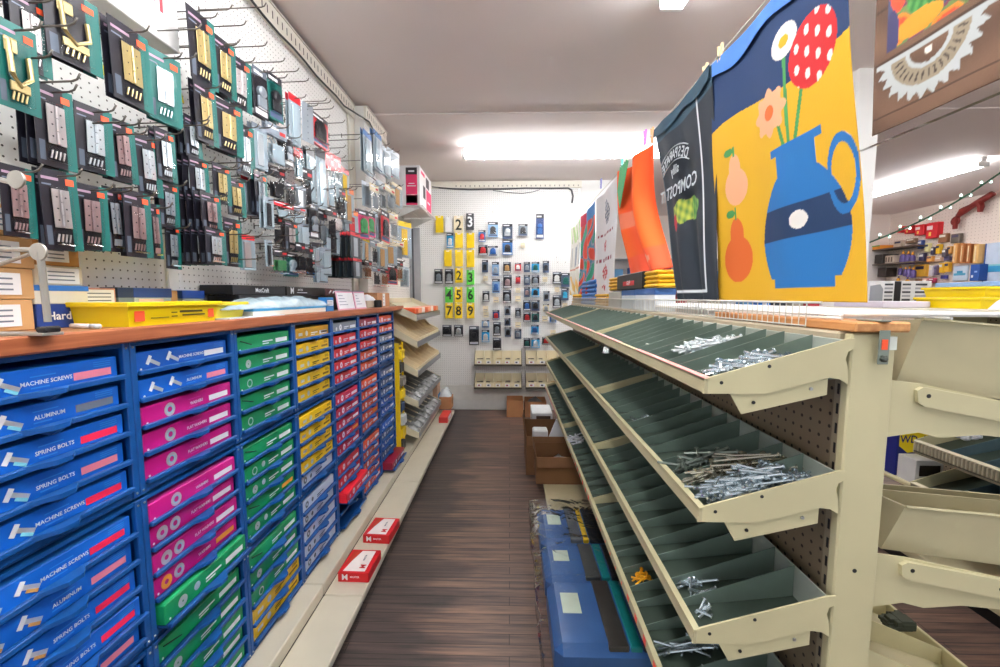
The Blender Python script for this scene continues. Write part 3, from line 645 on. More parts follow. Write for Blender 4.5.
for (u, v) in [(100, 63), (180, 93)]:
    p = at(u, v, X=XP+0.004); s = 0.016 if u < 150 else 0.017
    MB().ext([(p.x, p.y-s, p.z-0.03), (p.x, p.y+s, p.z-0.03), (p.x, p.y, p.z+0.03)], (0.001, 0, 0), M('f4e02a', 0.5)).thing('yellow_marker', 'small yellow triangle sticker on the white pegboard', 'sticker', tuple(p), 'yellow triangle stickers on the pegboard')

# ------------------------------------------------------------------ things on the counter
YEL = M('f2d60c', 0.38, 0, 0.04, 6)
def tray_thing(x0, x1, y0, y1, z0, h_, label, name='yellow_bin', mat=None, marks=None, stack=0.02):
    mat = mat or YEL
    r = root(name, label, 'storage tray', (x0, y0, z0))
    mb = MB(); t = 0.004; i = 0.014
    b = [(x0+i, y0+i), (x1-i, y0+i), (x1-i, y1-i), (x0+i, y1-i)]; tp = [(x0+0.004, y0+0.004), (x1-0.004, y0+0.004), (x1-0.004, y1-0.004), (x0+0.004, y1-0.004)]
    vs = [(x, y, z0) for x, y in b]+[(x, y, z0+h_) for x, y in tp]+[(x*(1-0)+0, y, z0+t) for x, y in [(x0+i+t, y0+i+t), (x1-i-t, y0+i+t), (x1-i-t, y1-i-t), (x0+i+t, y1-i-t)]]+[(x, y, z0+h_) for x, y in [(x0+0.004+t, y0+0.004+t), (x1-0.004-t, y0+0.004+t), (x1-0.004-t, y1-0.004-t), (x0+0.004+t, y1-0.004-t)]]
    fs = [(3, 2, 1, 0), (8, 9, 10, 11)]
    for k in range(4): fs += [(k, (k+1) % 4, 4+(k+1) % 4, 4+k), (8+k, 12+k, 12+(k+1) % 4, 8+(k+1) % 4), (4+k, 4+(k+1) % 4, 12+(k+1) % 4, 12+k)]
    mb.add(vs, fs, mat); mb.build('body', r)
    mb = MB(); zr = z0+h_
    mb.cbox(x0-0.004, x1+0.004, y0-0.004, y0+0.006, zr-0.011, zr+0.002, 0.002, mat); mb.cbox(x0-0.004, x1+0.004, y1-0.006, y1+0.004, zr-0.011, zr+0.002, 0.002, mat)
    mb.cbox(x0-0.004, x0+0.006, y0, y1, zr-0.011, zr+0.002, 0.002, mat); mb.cbox(x1-0.006, x1+0.004, y0, y1, zr-0.011, zr+0.002, 0.002, mat); mb.build('rim', r)
    if marks: marks(r)
    return r
def bin_marks(r):
    mb = MB(); X = -0.9795
    for (a, b_) in ((1.06, 1.09), (1.325, 1.35)): MB().box(X-0.001, X, a, b_, CT+0.013, CT+0.042, ORANGE).build('orange_sticker', r)
    mb = MB()
    for (a, b_, z_, q) in ((1.18, 1.2, 0.033, 0.003), (1.21, 1.30, 0.035, 0.006), (1.18, 1.2, 0.022, 0.003), (1.22, 1.31, 0.024, 0.004), (1.11, 1.17, 0.02, 0.002)): mb.box(X-0.001, X, a, b_, CT+z_-q/2, CT+z_+q/2, M('4a4410', 0.6))
    mb.build('printed_lines', r)
tray_thing(-1.205, -0.972, 1.035, 1.375, CT, 0.062, 'yellow plastic bin with orange stickers standing at the near counter edge', marks=bin_marks)
tray_thing(-1.21, -1.0, 1.385, 1.56, CT, 0.058, 'small yellow plastic tray right behind the stickered yellow bin', mat=M('f0dc3a', 0.4, 0, 0.04, 6))
def carton(name, x0, x1, y0, y1, z0, z1, m, label, cat='box', group=None, lab=None, lid=None, text=None, tm=None, tsize=0.03, face='x'):
    r = root(name, label, cat, ((x0+x1)/2, (y0+y1)/2, z0), 0, group)
    MB().cbox(x0, x1, y0, y1, z0, z1, 0.002, m).build('body', r)
    if lid: MB().cbox(x0-0.001, x1+0.0015, y0-0.0015, y1+0.0015, z1-(z1-z0)*0.28, z1+0.001, 0.001, lid).build('lid', r)
    if lab:
        mb = MB(); a, b_, c, d = lab[:4]; lm = lab[4] if len(lab) > 4 else LBL
        if face == 'x': mb.box(x1+0.0016, x1+0.0022, y0+(y1-y0)*a, y0+(y1-y0)*b_, z0+(z1-z0)*c, z0+(z1-z0)*d, lm)
        else: mb.box(x0+(x1-x0)*a, x0+(x1-x0)*b_, y0-0.0022, y0-0.0016, z0+(z1-z0)*c, z0+(z1-z0)*d, lm)
        for k in range(3):
            if face == 'x': mb.box(x1+0.0022, x1+0.0024, y0+(y1-y0)*(a+0.05), y0+(y1-y0)*(b_-0.1), z0+(z1-z0)*(c+(d-c)*(0.2+0.25*k)), z0+(z1-z0)*(c+(d-c)*(0.28+0.25*k)), GREYL)
        mb.build('paper_label', r)
    if text:
        mb = MB()
        if face == 'x': mb.text(text, tsize, tx_px(x1+0.0026, (y0+y1)/2, (z0+z1)/2), tm or LBL)
        else: mb.text(text, tsize, tx_my((x0+x1)/2, y0-0.0026, (z0+z1)/2), tm or LBL)
        mb.build('lettering', r)
    return r
TAN = M('c79c68', 0.75, 0, 0.06, 10)
for k in range(4): carton('cardboard_box', -1.212, -1.125, 0.8+0.004*(k % 2), 0.955+0.006*((k*7) % 3), CT+0.0005+0.0715*k, CT+0.071*(k+1), TAN, 'tan box with white label, piled at the near counter end', group='tan boxes piled at the near counter end', lab=(0.35, 0.82, 0.15, 0.85))
GB = 'small boxes standing against the pegboard behind the yellow bins'
carton('cardboard_box', -1.212, -1.13, 0.965, 1.06, CT, CT+0.06, M('1c3f8e', 0.5), 'deep blue box with white word, lowest beside the tan pile', group=GB, text='Hard', tsize=0.028)
carton('cardboard_box', -1.212, -1.13, 0.962, 1.09, CT+0.0605, CT+0.105, M('dcdcd0', 0.6), 'cream box with bright blue lid beside the tan pile', group=GB, lid=M('2b74c8', 0.5))
carton('cardboard_box', -1.212, -1.135, 0.97, 1.085, CT+0.106, CT+0.155, M('cfc6b0', 0.7), 'cream box with large white label under the brown one', group=GB, lab=(0.2, 0.9, 0.1, 0.9))
carton('cardboard_box', -1.212, -1.135, 0.968, 1.08, CT+0.156, CT+0.215, M('b5834c', 0.75), 'brown cardboard box with white label atop the second pile', group=GB, lab=(0.25, 0.75, 0.15, 0.8))
for k in range(2): carton('cardboard_box', -1.212, -1.16, 1.10, 1.20, CT+0.0005+0.052*k, CT+0.0515*(k+1), M('c98f7c', 0.6), ['pinkish box with white label, lower one against the pegboard', 'pinkish box with white label, upper one against the pegboard'][k], group=GB, lab=(0.08, 0.92, 0.1, 0.9))
carton('cardboard_box', -1.212, -1.16, 1.205, 1.255, CT, CT+0.105, M('7d8f94', 0.6), 'narrow grey green box with a dark lid against the pegboard', group=GB, lid=M('23375c', 0.5))
carton('cardboard_box', -1.212, -1.16, 1.258, 1.40, CT, CT+0.105, M('b8c4cc', 0.6), 'grey box with blue lid and red and white label', group=GB, lid=M('2d4f9c', 0.5), lab=(0.1, 0.75, 0.08, 0.68, M('f0d2cc', 0.6)))
carton('cardboard_box', -1.212, -1.17, 1.405, 1.44, CT, CT+0.10, M('d3a06c', 0.7), 'thin tan box wedged between two blue-lidded boxes', group=GB)
carton('cardboard_box', -1.212, -1.165, 1.455, 1.56, CT, CT+0.10, M('9fa8ac', 0.6), 'plain grey box with blue lid behind the second yellow tray', group=GB, lid=M('1f49a0', 0.5))
# stand with round plates
r = root('metal_stand', 'blurred grey metal bracket stand with two round plates on the near counter', 'stand', (-1.0, 0.8, CT))
SM = M('a9a7a0', 0.35, 0.6); mb = MB()
q = lambda u, v: at(u, v, Y=0.82)
MB().tube([q(48, 322), q(40, 252)], 0.006, SM, 8).build('post', r)
MB().tube([q(40, 250), q(-40, 248)], 0.005, SM, 8).build('arm', r, label='upper horizontal arm')
MB().tube([q(30, 254), q(-30, 275)], 0.004, SM, 8).build('brace', r)
p = q(48, 322); MB().cbox(-1.06, p.x+0.01, 0.80, 0.84, CT, CT+0.006, 0.001, SM).build('base_plate', r)
MB().cbox(p.x-0.012, p.x+0.012, 0.805, 0.835, CT+0.006, CT+0.018, 0.003, BLACK).build('foot', r)
MB().lathe([(0.017, 0), (0.018, 0.002), (0.017, 0.005)], SM, 24, q(40, 252), Matrix.Rotation(PI/2, 4, 'X')).build('round_plate', r)
mb = MB(); mb.tube([q(18, 184), q(-30, 172)], 0.005, SM, 8); mb.build('upper_arm', r)
MB().tube([q(-30, 172), q(-30, 322)], 0.006, SM, 8).build('rear_post', r)
MB().lathe([(0.017, 0), (0.018, 0.002), (0.017, 0.005)], SM, 24, q(18, 180), Matrix.Rotation(PI/2, 4, 'X')).build('round_plate', r)
r = root('marker_pen', 'white marker pen lying in front of the yellow bin', 'pen', (-1.05, 0.99, CT+0.006))
MB().tube([(-1.085, 1.0, CT+0.0065), (-1.02, 0.985, CT+0.0065)], 0.006, WHITE, 10).build('barrel', r, True); MB().tube([(-1.02, 0.985, CT+0.0065), (-0.995, 0.979, CT+0.0065)], 0.0065, M('c9d2d6', 0.4), 10).build('cap', r, True)
# papers, plastic wraps, black boxes
BB = M('1b1c20', 0.4, 0, 0.04)
carton('black_box', -1.2, -1.07, 1.62, 2.33, CT, CT+0.085, BB, 'large flat black box lying under the lettered black boxes', lab=None)
carton('black_box', -1.212, -1.08, 1.60, 1.98, CT+0.086, CT+0.125, BB, 'flat black box with white lettering under the hinge packages', text='MotCraft', tsize=0.026)
r = carton('product_carton', -1.212, -1.075, 1.985, 2.40, CT+0.086, CT+0.128, M('2a2523', 0.45), 'dark brown box with a white M and lettering on the counter')
mb = MB(); mb.text('M', 0.045, tx_px(-1.0724, 2.03, CT+0.107), LBL); mb.text('MASTER', 0.014, tx_px(-1.0724, 2.11, CT+0.113), LBL); rect(mb, -1.0724, 2.075, 2.18, CT+0.098, CT+0.101, LBL); mb.build('lettering', r)
r = carton('product_carton', -1.205, -1.075, 2.405, 2.78, CT+0.086, CT+0.128, M('5b3b3c', 0.5), 'maroon box with white printing above the pink price cards')
mb = MB()
for k in range(5): mb.tube([(-1.0735, 2.45+0.05*k, CT+0.1), (-1.0735, 2.475+0.05*k, CT+0.115)], 0.004, LBL, 5)
mb.build('printed_pattern', r)
carton('black_box', -1.2, -1.08, 2.34, 2.9, CT, CT+0.085, M('2b2420', 0.5), 'dark carton behind the pink price cards')
def crumple(name, label, x0, x1, y0, y1, z0, z1, m, cat, seed=1, n=14, amp=0.5):
    rr = random.Random(seed); mb = MB(); nx = 6; vs = []
    for i in range(n+1):
        for j in range(nx+1):
            s, t = i/n, j/nx; e = math.sin(PI*s)**0.5*math.sin(PI*t)**0.5
            vs.append((x0+(x1-x0)*t+rr.uniform(-.006, .006), y0+(y1-y0)*s+rr.uniform(-.01, .01), z0+0.002+(z1-z0)*e*(1-amp*rr.random())))
    fs = [(i*(nx+1)+j, (i+1)*(nx+1)+j, (i+1)*(nx+1)+j+1, i*(nx+1)+j+1) for i in range(n) for j in range(nx)]
    k = len(vs); vs += [(x, y, z0) for (x, y, z) in vs]; fs += [(k+a, k+d, k+c, k+b) for (a, b, c, d) in fs]
    for i in range(n): fs += [(i*(nx+1), k+i*(nx+1), k+(i+1)*(nx+1), (i+1)*(nx+1)), (i*(nx+1)+nx, (i+1)*(nx+1)+nx, k+(i+1)*(nx+1)+nx, k+i*(nx+1)+nx)]
    for j in range(nx): fs += [(j, j+1, k+j+1, k+j), (n*(nx+1)+j, k+n*(nx+1)+j, k+n*(nx+1)+j+1, n*(nx+1)+j+1)]
    return mb.add(vs, fs, m).thing(name, label, cat, ((x0+x1)/2, (y0+y1)/2, z0), smooth=True)
PB = M('a9c0cc', 0.18, 0, 0.18, 22, 0.6)
crumple('plastic_bag', 'pale blue crumpled plastic bag lying over the black boxes', -1.07, -0.985, 1.42, 2.3, CT+0.031, CT+0.085, PB, 'bag', 3, 22, 0.35)
carton('paper_stack', -1.08, -0.985, 1.57, 2.2, CT, CT+0.03, M('e9e6da', 0.6), 'stack of cream papers with a blue sheet under the plastic bag', cat='papers', lid=M('3a9ad0', 0.5))
MB().box(-1.04, -0.962, 1.40, 1.75, CT, CT+0.004, M('dfe8ee', 0.5)).thing('paper_sheet', 'pale white paper sheet lying at the counter edge beside the yellow bin', 'paper', (-1.0, 1.55, CT))
carton('product_carton', -1.03, -0.985, 2.21, 2.30, CT, CT+0.075, M('2f7fc4', 0.5), 'small blue and white box at the end of the paper stack', lab=(0.1, 0.9, 0.4, 0.8))
for (a, b_, lb) in ((2.36, 2.62, 'large pink bordered price card leaning at the counter edge'), (2.63, 2.83, 'smaller pink bordered price card leaning right of the larger')):
    r = root('price_card', lb, 'price card', (-1.0, a, CT))
    mt = T((-0.985, a, CT), ry=-0.16); L = b_-a
    MB().box(0, 0.002, 0, L, 0, 0.115, M('e8a8c4', 0.5), mt).build('card', r)
    mb = MB().box(0.0021, 0.0028, 0.014, L-0.008, 0.008, 0.104, M('eef0f6', 0.5), mt)
    for k in range(4): mb.box(0.0029, 0.0031, 0.03, L*0.6-0.02*k, 0.03+0.018*k, 0.034+0.018*k, M('9a9eb4', 0.6), mt)
    mb.build('printed_sheet', r)
    MB().cbox(-0.002, 0.005, 0, L, 0.112, 0.12, 0.001, M('8a8d94', 0.4), mt).build('clip_rail', r)
carton('product_carton', -1.15, -1.02, 2.95, 3.14, CT, CT+0.05, M('b9ac98', 0.6), 'open tan and white box on the far counter')
carton('cardboard_box', -1.16, -1.02, 3.18, 3.50, CT, CT+0.11, M('c08a60', 0.75), 'brown cardboard box standing at the far counter end', lab=(0.4, 0.6, 0.05, 0.95))
MB().lathe([(0.028, 0), (0.028, 0.05), (0.022, 0.055), (0.022, 0.05)], BLACK, 18, (-0.99, 3.1, CT)).thing('tape_cup', 'short black round cup near the brown box on the counter', 'cup', (-0.99, 3.1, CT))
carton('product_carton', -1.19, -1.1, 2.92, 3.1, CT+0.051, CT+0.115, M('cdb488', 0.6), 'tan box with blue lid standing behind the open one', lid=M('34458a', 0.5))
crumple('paper_pack', 'white crumpled package lying on the open tan box', -1.1, -1.02, 2.96, 3.16, CT+0.0505, CT+0.1, M('e6e9ee', 0.5), 'package', 9, 8, 0.4)

# white light box with red framed poster high on the wall
r = root('wall_box', 'long white box shelf fixed high on the near pegboard', 'wall box', (XP, 1.1, 2.4))
z_ = lambda v, u=185: at(u, v, X=-1.09).z
zb = at(185, 58, X=-1.09).z
MB().cbox(XP+0.001, -1.09, 0.72, 1.42, zb, zb+0.09, 0.003, WHITE).build('bottom_board', r)
MB().cbox(XP+0.001, -1.125, 0.72, 1.42, zb+0.09, 2.9, 0.003, M('c9c6c4', 0.4)).build('front_panel', r)
MB().cbox(XP+0.001, -1.09, 1.405, 1.42, zb+0.09, 2.9, 0.003, WHITE).build('end_board', r)
mb = MB(); mb.box(-1.1245, -1.1225, 1.27, 1.40, zb+0.095, 2.9, M('c4303c', 0.5)); mb.build('red_poster', r, label='red framed poster')
mb = MB(); mb.box(-1.1222, -1.1205, 1.285, 1.385, zb+0.11, 2.88, M('efe6ea', 0.5)); 
for k in range(6): mb.box(-1.1204, -1.12, 1.295, 1.37-0.01*(k % 3), zb+0.13+0.022*k, zb+0.136+0.022*k, M('d07a86', 0.5))
mb.build('poster_sheet', r)

# pink and white carton on a wire shelf
r = root('wire_shelf', 'pale wire bracket shelf under the pink and white carton', 'shelf', (-1.0, 4.3, 2.37))
mb = MB(); GW = M('d6d6d2', 0.4, 0.2)
for k in range(12): mb.tube([(XP+0.03, 4.02+0.06*k, 2.375), (-0.83, 4.02+0.06*k, 2.375)], 0.003, GW, 6)
for x in (-1.17, -1.0, -0.83): mb.tube([(x, 4.0, 2.371), (x, 4.72, 2.371)], 0.004, GW, 6)
mb.build('wire_grid', r)
for y in (4.05, 4.66): MB().ext([(XP+0.031, y, 2.366), (-0.86, y, 2.366), (XP+0.031, y, 2.22)], (0, 0.006, 0), GW).build('bracket', r)
r = root('appliance_carton', 'white, pink and black product carton on the high wire shelf', 'carton', (-0.98, 4.35, 2.379))
x0, x1, y0, y1, z0, z1 = -1.185, -0.865, 4.06, 4.64, 2.379, 2.76
MB().cbox(x0, x1, y0, y1, z0, z1, 0.003, M('f1eff0', 0.5)).build('body', r)
mb = MB(); PK = M('e8326c', 0.5); DK = M('3a3338', 0.5); yy = y0-0.0008
def fr(a, b_, c, d, m): mb.quad((x0+(x1-x0)*a, yy, z0+(z1-z0)*c), (x0+(x1-x0)*b_, yy, z0+(z1-z0)*c), (x0+(x1-x0)*b_, yy, z0+(z1-z0)*d), (x0+(x1-x0)*a, yy, z0+(z1-z0)*d), m)
fr(0.58, 0.92, 0.03, 0.78, PK); fr(0.58, 0.92, 0.78, 0.95, DK); fr(0.58, 0.92, 0.08, 0.27, DK); fr(0.14, 0.4, 0.72, 0.84, PK)
yy -= 0.0004; fr(0.66, 0.84, 0.84, 0.88, LBL); fr(0.62, 0.88, 0.49, 0.51, LBL); fr(0.6, 0.9, 0.28, 0.29, LBL); fr(0.17, 0.37, 0.77, 0.79, LBL); fr(0.66, 0.84, 0.55, 0.57, LBL)
mb.build('front_print', r)
mb = MB(); xx = x1+0.0008
def rr_(a, b_, c, d, m, o=0): mb.quad((xx+o, y0+(y1-y0)*a, z0+(z1-z0)*c), (xx+o, y0+(y1-y0)*b_, z0+(z1-z0)*c), (xx+o, y0+(y1-y0)*b_, z0+(z1-z0)*d), (xx+o, y0+(y1-y0)*a, z0+(z1-z0)*d), m)
rr_(0.52, 0.97, 0.08, 0.62, PK); rr_(0.5, 0.78, 0.66, 0.92, DK); rr_(0.6, 0.95, 0.02, 0.08, DK); rr_(0.1, 0.4, 0.85, 0.93, PK); rr_(0.25, 0.45, 0.3, 0.62, DK); rr_(0.62, 0.85, 0.28, 0.33, LBL, 0.0004)
mb.build('side_print', r)
mb = MB(); mb.ext([(x0+0.03, y0-0.002, z0+0.14), (x0+0.145, y0-0.002, z0+0.14), (x0+0.15, y0-0.002, z0+0.17), (x0+0.13, y0-0.002, z0+0.2), (x0+0.05, y0-0.002, z0+0.2), (x0+0.03, y0-0.002, z0+0.17)], (0, 0.001, 0), DK)
mb.box(x0+0.075, x0+0.1, y0-0.002, y0-0.001, z0+0.07, z0+0.14, DK); mb.build('printed_picture', r, label='dark printed mailbox shape')
# grey framed panel at the far end of the left wall
r = root('framed_sheet', 'tall grey metal framed panel at the far left wall end', 'panel', (-1.1, 4.95, 1.5))
MB().cbox(XP+0.005, -1.06, 4.93, 4.96, 1.35, 2.32, 0.004, M('a5a9ae', 0.4, 0.3)).build('frame', r); MB().cbox(-1.155, -1.135, 4.915, 4.93, 1.35, 2.32, 0.003, M('5a5d62', 0.4, 0.3)).build('edge_strip', r)

# ------------------------------------------------------------------ far left: yellow rack and sloping bin shelves
r = root('yellow_rack', 'narrow yellow wire rack with dark packages at the end of the blue racks', 'rack', (-0.94, 3.5, 0.152))
RY = M('f2cc14', 0.4); mb = MB()
for y in (3.47, 3.60): mb.cbox(-0.955, -0.94, y-0.008, y+0.008, 0.152, 1.12, 0.002, RY)
for k in range(9): mb.box(-0.955, -0.945, 3.47, 3.6, 0.16+0.115*k, 0.172+0.115*k, RY)
mb.box(-1.15, -0.955, 3.462, 3.468, 0.152, 1.12, RY); mb.build('frame', r)
for k in range(8):
    cc = ['2a2a2e', 'f0d020', 'c6ccd0', '2c4a78', 'f0d020', '8c8680', '3a3c40', 'e8c818'][k]
    MB().cbox(-1.1, -0.93+0.008*(k % 3), 3.482, 3.588, 0.1725+0.115*k, 0.25+0.115*k, 0.003, M(cc, 0.5)).thing('small_carton', {'2a2a2e': 'black', 'f0d020': 'bright yellow', 'c6ccd0': 'silver grey', '2c4a78': 'navy', '8c8680': 'brown grey', '3a3c40': 'charcoal', 'e8c818': 'golden'}[cc]+' small carton on the yellow rack', 'box', (-1.0, 3.53, 0.1725+0.115*k), 'cartons on the yellow rack')
GSH = M('8f9194', 0.4, 0.3)
def slope_tray(zf, xf, y0, y1, lab, kind):
    """bin shelf sloping down to the aisle; zf = height of its front lip"""
    r = root('sloping_shelf', lab, 'shelf', (xf, y0, zf), 0, 'sloping bin shelves at the far left')
    xb = XP+0.065; zb_ = zf+(0.185 if kind == 'tan' else 0.14)
    MB().ext([(xf, y0, zf-0.03), (xb, y0, zb_-0.03), (xb, y0, zb_-0.024), (xf, y0, zf-0.024)], (0, y1-y0, 0), CREAM).build('shelf_pan', r)
    MB().cbox(xf-0.002, xf+0.008, y0, y1, zf-0.034, zf+0.018, 0.002, GSH).build('front_lip', r)
    for y in (y0-0.006, y1): MB().ext([(xf+0.006, y, zf-0.04), (xf+0.006, y, zf+0.018), (xb, y, zb_+0.03), (xb, y, zb_-0.05)], (0, 0.006, 0), CREAM).build('end_plate', r)
    n = 8; dy = (y1-y0)/n
    for k in range(n):
        a = y0+dy*k+0.006; b_ = a+dy-0.012
        if kind == 'tan':
            m = M(('e4cda0', 'bd9c6c')[k % 2], 0.7, 0, 0.06, 9); mE = M('f0dfba', 0.6); mb = MB(); hh = 0.10
            f = lambda s: (xf-0.012+(xb-xf+0.03)*s, zf-0.02+(zb_-zf)*s)
            for (s0, s1) in ((0, 0.97),):
                (xa, za), (xc, zc) = f(s0), f(s1)
                for yy in (a, b_-0.006): mb.ext([(xa, yy, za+0.001), (xc, yy, zc+0.001), (xc, yy, zc+hh+0.03), (xa-0.1, yy, za+hh+0.02), (xa, yy, za+0.07)], (0, 0.006, 0), mE)
                mb.ext([(xa, a, za+0.001), (xc, a, zc+0.001), (xc, a, zc+0.004), (xa, a, za+0.004)], (0, b_-a, 0), m); mb.box(xa-0.003, xa, a, b_, za+0.001, za+0.06, mE)
                mb.box(xc-0.003, xc, a, b_, zc, zc+hh+0.03, m)
            mb.thing('bin_box', 'tan cardboard parts bin on the '+lab.split(' sloping')[0].split(' of ')[0], 'bin', (xf, a, zf), 'tan bins on the far left shelves')
        elif kind == 'bag':
            crumple('parts_bag', 'clear bag of grey parts on the '+lab.split(' sloping')[0].split(' of ')[0], xf-0.15, xf-0.01, a, b_, zf+0.005, zf+0.07, M('b9bcbd', 0.2, 0.1, 0.2, 30, 0.5), 'bag', k, 5, 0.5)['group'] = 'bags on the far left shelves'
            MB().ext([(xf-0.004, b_+0.003, zf-0.02), (xb, b_+0.003, zb_-0.02), (xb, b_+0.003, zb_+0.03), (xf-0.004, b_+0.003, zf+0.014)], (0, 0.003, 0), GSH).build('divider', r)
        else:
            MB().cbox(xf-0.16, xf-0.012, a, b_, zf+0.002+0.02, zf+0.075, 0.003, M(['e8622c', 'f0a07c', 'e9e0d8'][k % 3], 0.5)).thing('product_carton', 'orange and white carton on the '+lab.split(' sloping')[0].split(' of ')[0], 'box', (xf-0.08, a, zf+0.02), 'orange cartons on the top far left shelf')
YA, YE = 3.66, 4.86
slope_tray(1.335, -0.83, YA, YE, 'highest shelf of the far left sloping bins, with orange cartons', 'orange')
slope_tray(1.095, -0.83, YA, YE, 'second highest shelf of the far left sloping bins', 'tan')
slope_tray(0.83, -0.83, YA, YE, 'middle shelf of the far left sloping bins', 'tan')
slope_tray(0.555, -0.83, YA, YE, 'second lowest shelf of the far left sloping bins', 'bag')
slope_tray(0.265, -0.83, YA, YE, 'lowest shelf of the far left sloping bins', 'bag')
MB().cbox(XP+0.03, XP+0.06, YA-0.05, YE+0.02, 0.152, 1.5, 0.003, CREAM).thing('display_gondola', 'cream back panel carrying the far left sloping shelves', 'panel', (XP+0.05, YA, 0.152))
carton('cardboard_box', -0.86, -0.71, 4.93, 5.1, 0.151, 0.30, M('b5835a', 0.75), 'brown cardboard box on the deck end near the back wall')
carton('cardboard_box', -0.93, -0.87, 4.9, 5.08, 0.151, 0.46, M('c8a48a', 0.7), 'tall brown carton with blue front beside the last sloping shelf', lab=(0.05, 0.95, 0.1, 0.6, M('2a8cc8', 0.5)))
crumple('plastic_bag', 'crumpled white plastic bag on the deck end near the back wall', -0.86, -0.72, 4.93, 5.1, 0.301, 0.42, M('d5dde2', 0.2, 0, 0.1, 20, 0.5), 'bag', 5, 6, 0.5)
carton('product_carton', -0.80, -0.70, 4.55, 4.85, 0.0955, 0.16, M('d23a36', 0.5), 'red carton lying on the lower deck under the sloping shelves', lab=(0.2, 0.8, 0.2, 0.8))
# red boxes on the lower deck
def redbox(u0, v0, rz, label):
    p = at(u0, v0, Z=0.095); r = root('tool_box_carton', label, 'box', (p.x, p.y, 0.0955), rz, 'red boxes on the left deck')
    W, D, Hh = 0.155, 0.19, 0.05
    a, b_ = 0, W
    MB().cbox(0, W, 0, D, 0, Hh, 0.002, M('d3141f', 0.4)).local('body', r)
    mb = MB(); z = Hh+0.0006; mb.add([(0.02, 0.012, z), (0.132, 0.012, z), (0.132, D-0.012, z), (0.06, D-0.012, z), (0.035, 0.09, z)], [(0, 1, 2, 3, 4)], M('f0e8e4', 0.5))
    mb.add([(0.012, 0.05, z-0.0002), (0.035, 0.09, z-0.0002), (0.06, D-0.012, z-0.0002), (0.015, D-0.012, z-0.0002)], [(0, 1, 2, 3)], M('b3341c', 0.5)); mb.local('white_panel', r)
    mb = MB(); mt = T((0.11, 0.05, z+0.0005), rz=PI/2); mb.text('M', 0.042, mt, M('d3141f', 0.4)); mb.text('MASTER', 0.013, T((0.095, 0.12, z+0.0005), rz=PI/2), M('2a3a66', 0.5)); rect_z = T((0, 0, 0))
    mb.text('M', 0.042, Matrix.Translation((0.035, -0.0006, Hh/2)) @ FACE_MY, LBL); mb.text('MASTER', 0.013, Matrix.Translation((0.085, -0.0006, Hh*0.55)) @ FACE_MY, LBL); mb.local('lettering', r)
redbox(338, 582, -0.02, 'red and white box with a red M, nearer one on the left deck')
redbox(363, 543, -0.06, 'red and white box with a red M, farther one on the left deck')

# ------------------------------------------------------------------ back wall
r = root('back_pegboard', 'white pegboard covering the back wall of the aisle', 'pegboard', (-0.2, 5.47, 0.3))
YW = 5.468
zs = at(500, 285, Y=YW).z; zb = at(500, 385, Y=YW).z; xr = at(576, 285, Y=YW).x
MB().box(-1.30, xr, YW, 5.498, zb, zs-0.002, PEGB).build('lower_panel', r); MB().box(-1.30, xr, YW, 5.498, zs+0.002, 2.93, PEGB).build('upper_panel', r)
MB().cbox(-1.30, xr+0.05, YW-0.02, 5.498, 2.90, 2.985, 0.003, RAIL).build('slotted_rail', r)
mb = MB(); x = -0.7
while x < xr+0.03: mb.box(x, x+0.012, YW-0.0212, YW-0.02, 2.915, 2.935, M('9a958c', 0.5)); x += 0.06
mb.build('rail_slots', r)
MB().cbox(xr+0.002, xr+0.05, YW, 5.498, 1.2, 2.9, 0.004, WHITE).build('upright', r)
MB().box(-1.2, 1.24, 5.46, 5.498, 0.131, zb-0.004, M('e3e2dc', 0.6)).thing('lower_wall_board', 'plain white board under the back pegboard above the floor', 'panel', (0, 5.46, 0.131))
pts = [tuple(at(u, v, Y=YW-0.012)) for (u, v) in ((432, 187), (450, 188.5), (470, 189.5), (500, 189), (525, 188), (550, 188.3), (568, 188), (571.5, 190), (573, 196), (572, 203))]
MB().tube(pts, 0.012, M('57565a', 0.5)).thing('power_cable', 'dark cable running along the top of the back pegboard', 'cable', pts[4], smooth=True)
pts = [tuple(at(u, v, Y=YW-0.012)) for (u, v) in ((493, 190.5), (508, 192.5), (522, 193.5), (532, 192), (540, 189.7))]
MB().tube(pts, 0.004, M('57565a', 0.5)).thing('power_cable', 'thin slack cable dipping below the thick one on the back wall', 'cable', pts[2], smooth=True)
GBK = 'packages hanging on the back pegboard'
def bw(u, v0, v1, w_, kind, card, hw, what, txt='', cat=None):
    p = at(u, v0, Y=YW-0.045); zc = proj(p)[2]
    hpx = (v1-v0); hh = round(hpx*zc/F, 2); ww = round(w_*zc/F, 2)
    put_pack(kind, (p.x, p.y, p.z-0.012), ww, hh, card, hw, what, cat or CN[kind], GBK, -PI/2+random.uniform(-0.15, 0.15), txt)
    o = bpy.data.objects.new('peg_hook', BHK); COL.objects.link(o); o.location = (p.x, YW, p.z-0.005); tag(o, 'short wire hook on the back pegboard holding a package', 'hook', 'wire hooks on the back pegboard')
BHK = MB().tube([(0, 0, 0), (0, -0.055, 0.0), (0, -0.065, 0.01)], 0.002, HOOKM, 6).mesh('peg_hook', smooth=True)
NUM = 'card with black number %s on the back wall'
for (u, a, b_, w_, c, t) in [(459, 268, 283, 7.5, 'yellow', '2'), (470.5, 270, 285, 7.5, 'green', '3'), (449, 287, 302, 7.5, 'green', '4'), (458.5, 287, 302, 7.5, 'yellow', '5'), (470.5, 287, 302, 7.5, 'green', '6'),
                      (449, 303, 318, 7.5, 'yellow', '7'), (458.5, 303, 318, 7.5, 'yellow', '8'), (470.5, 303, 318, 7.5, 'yellow', '9')]:
    bw(u, a, b_, w_, 'num', c, 'grey', c+' '+NUM % t, t)
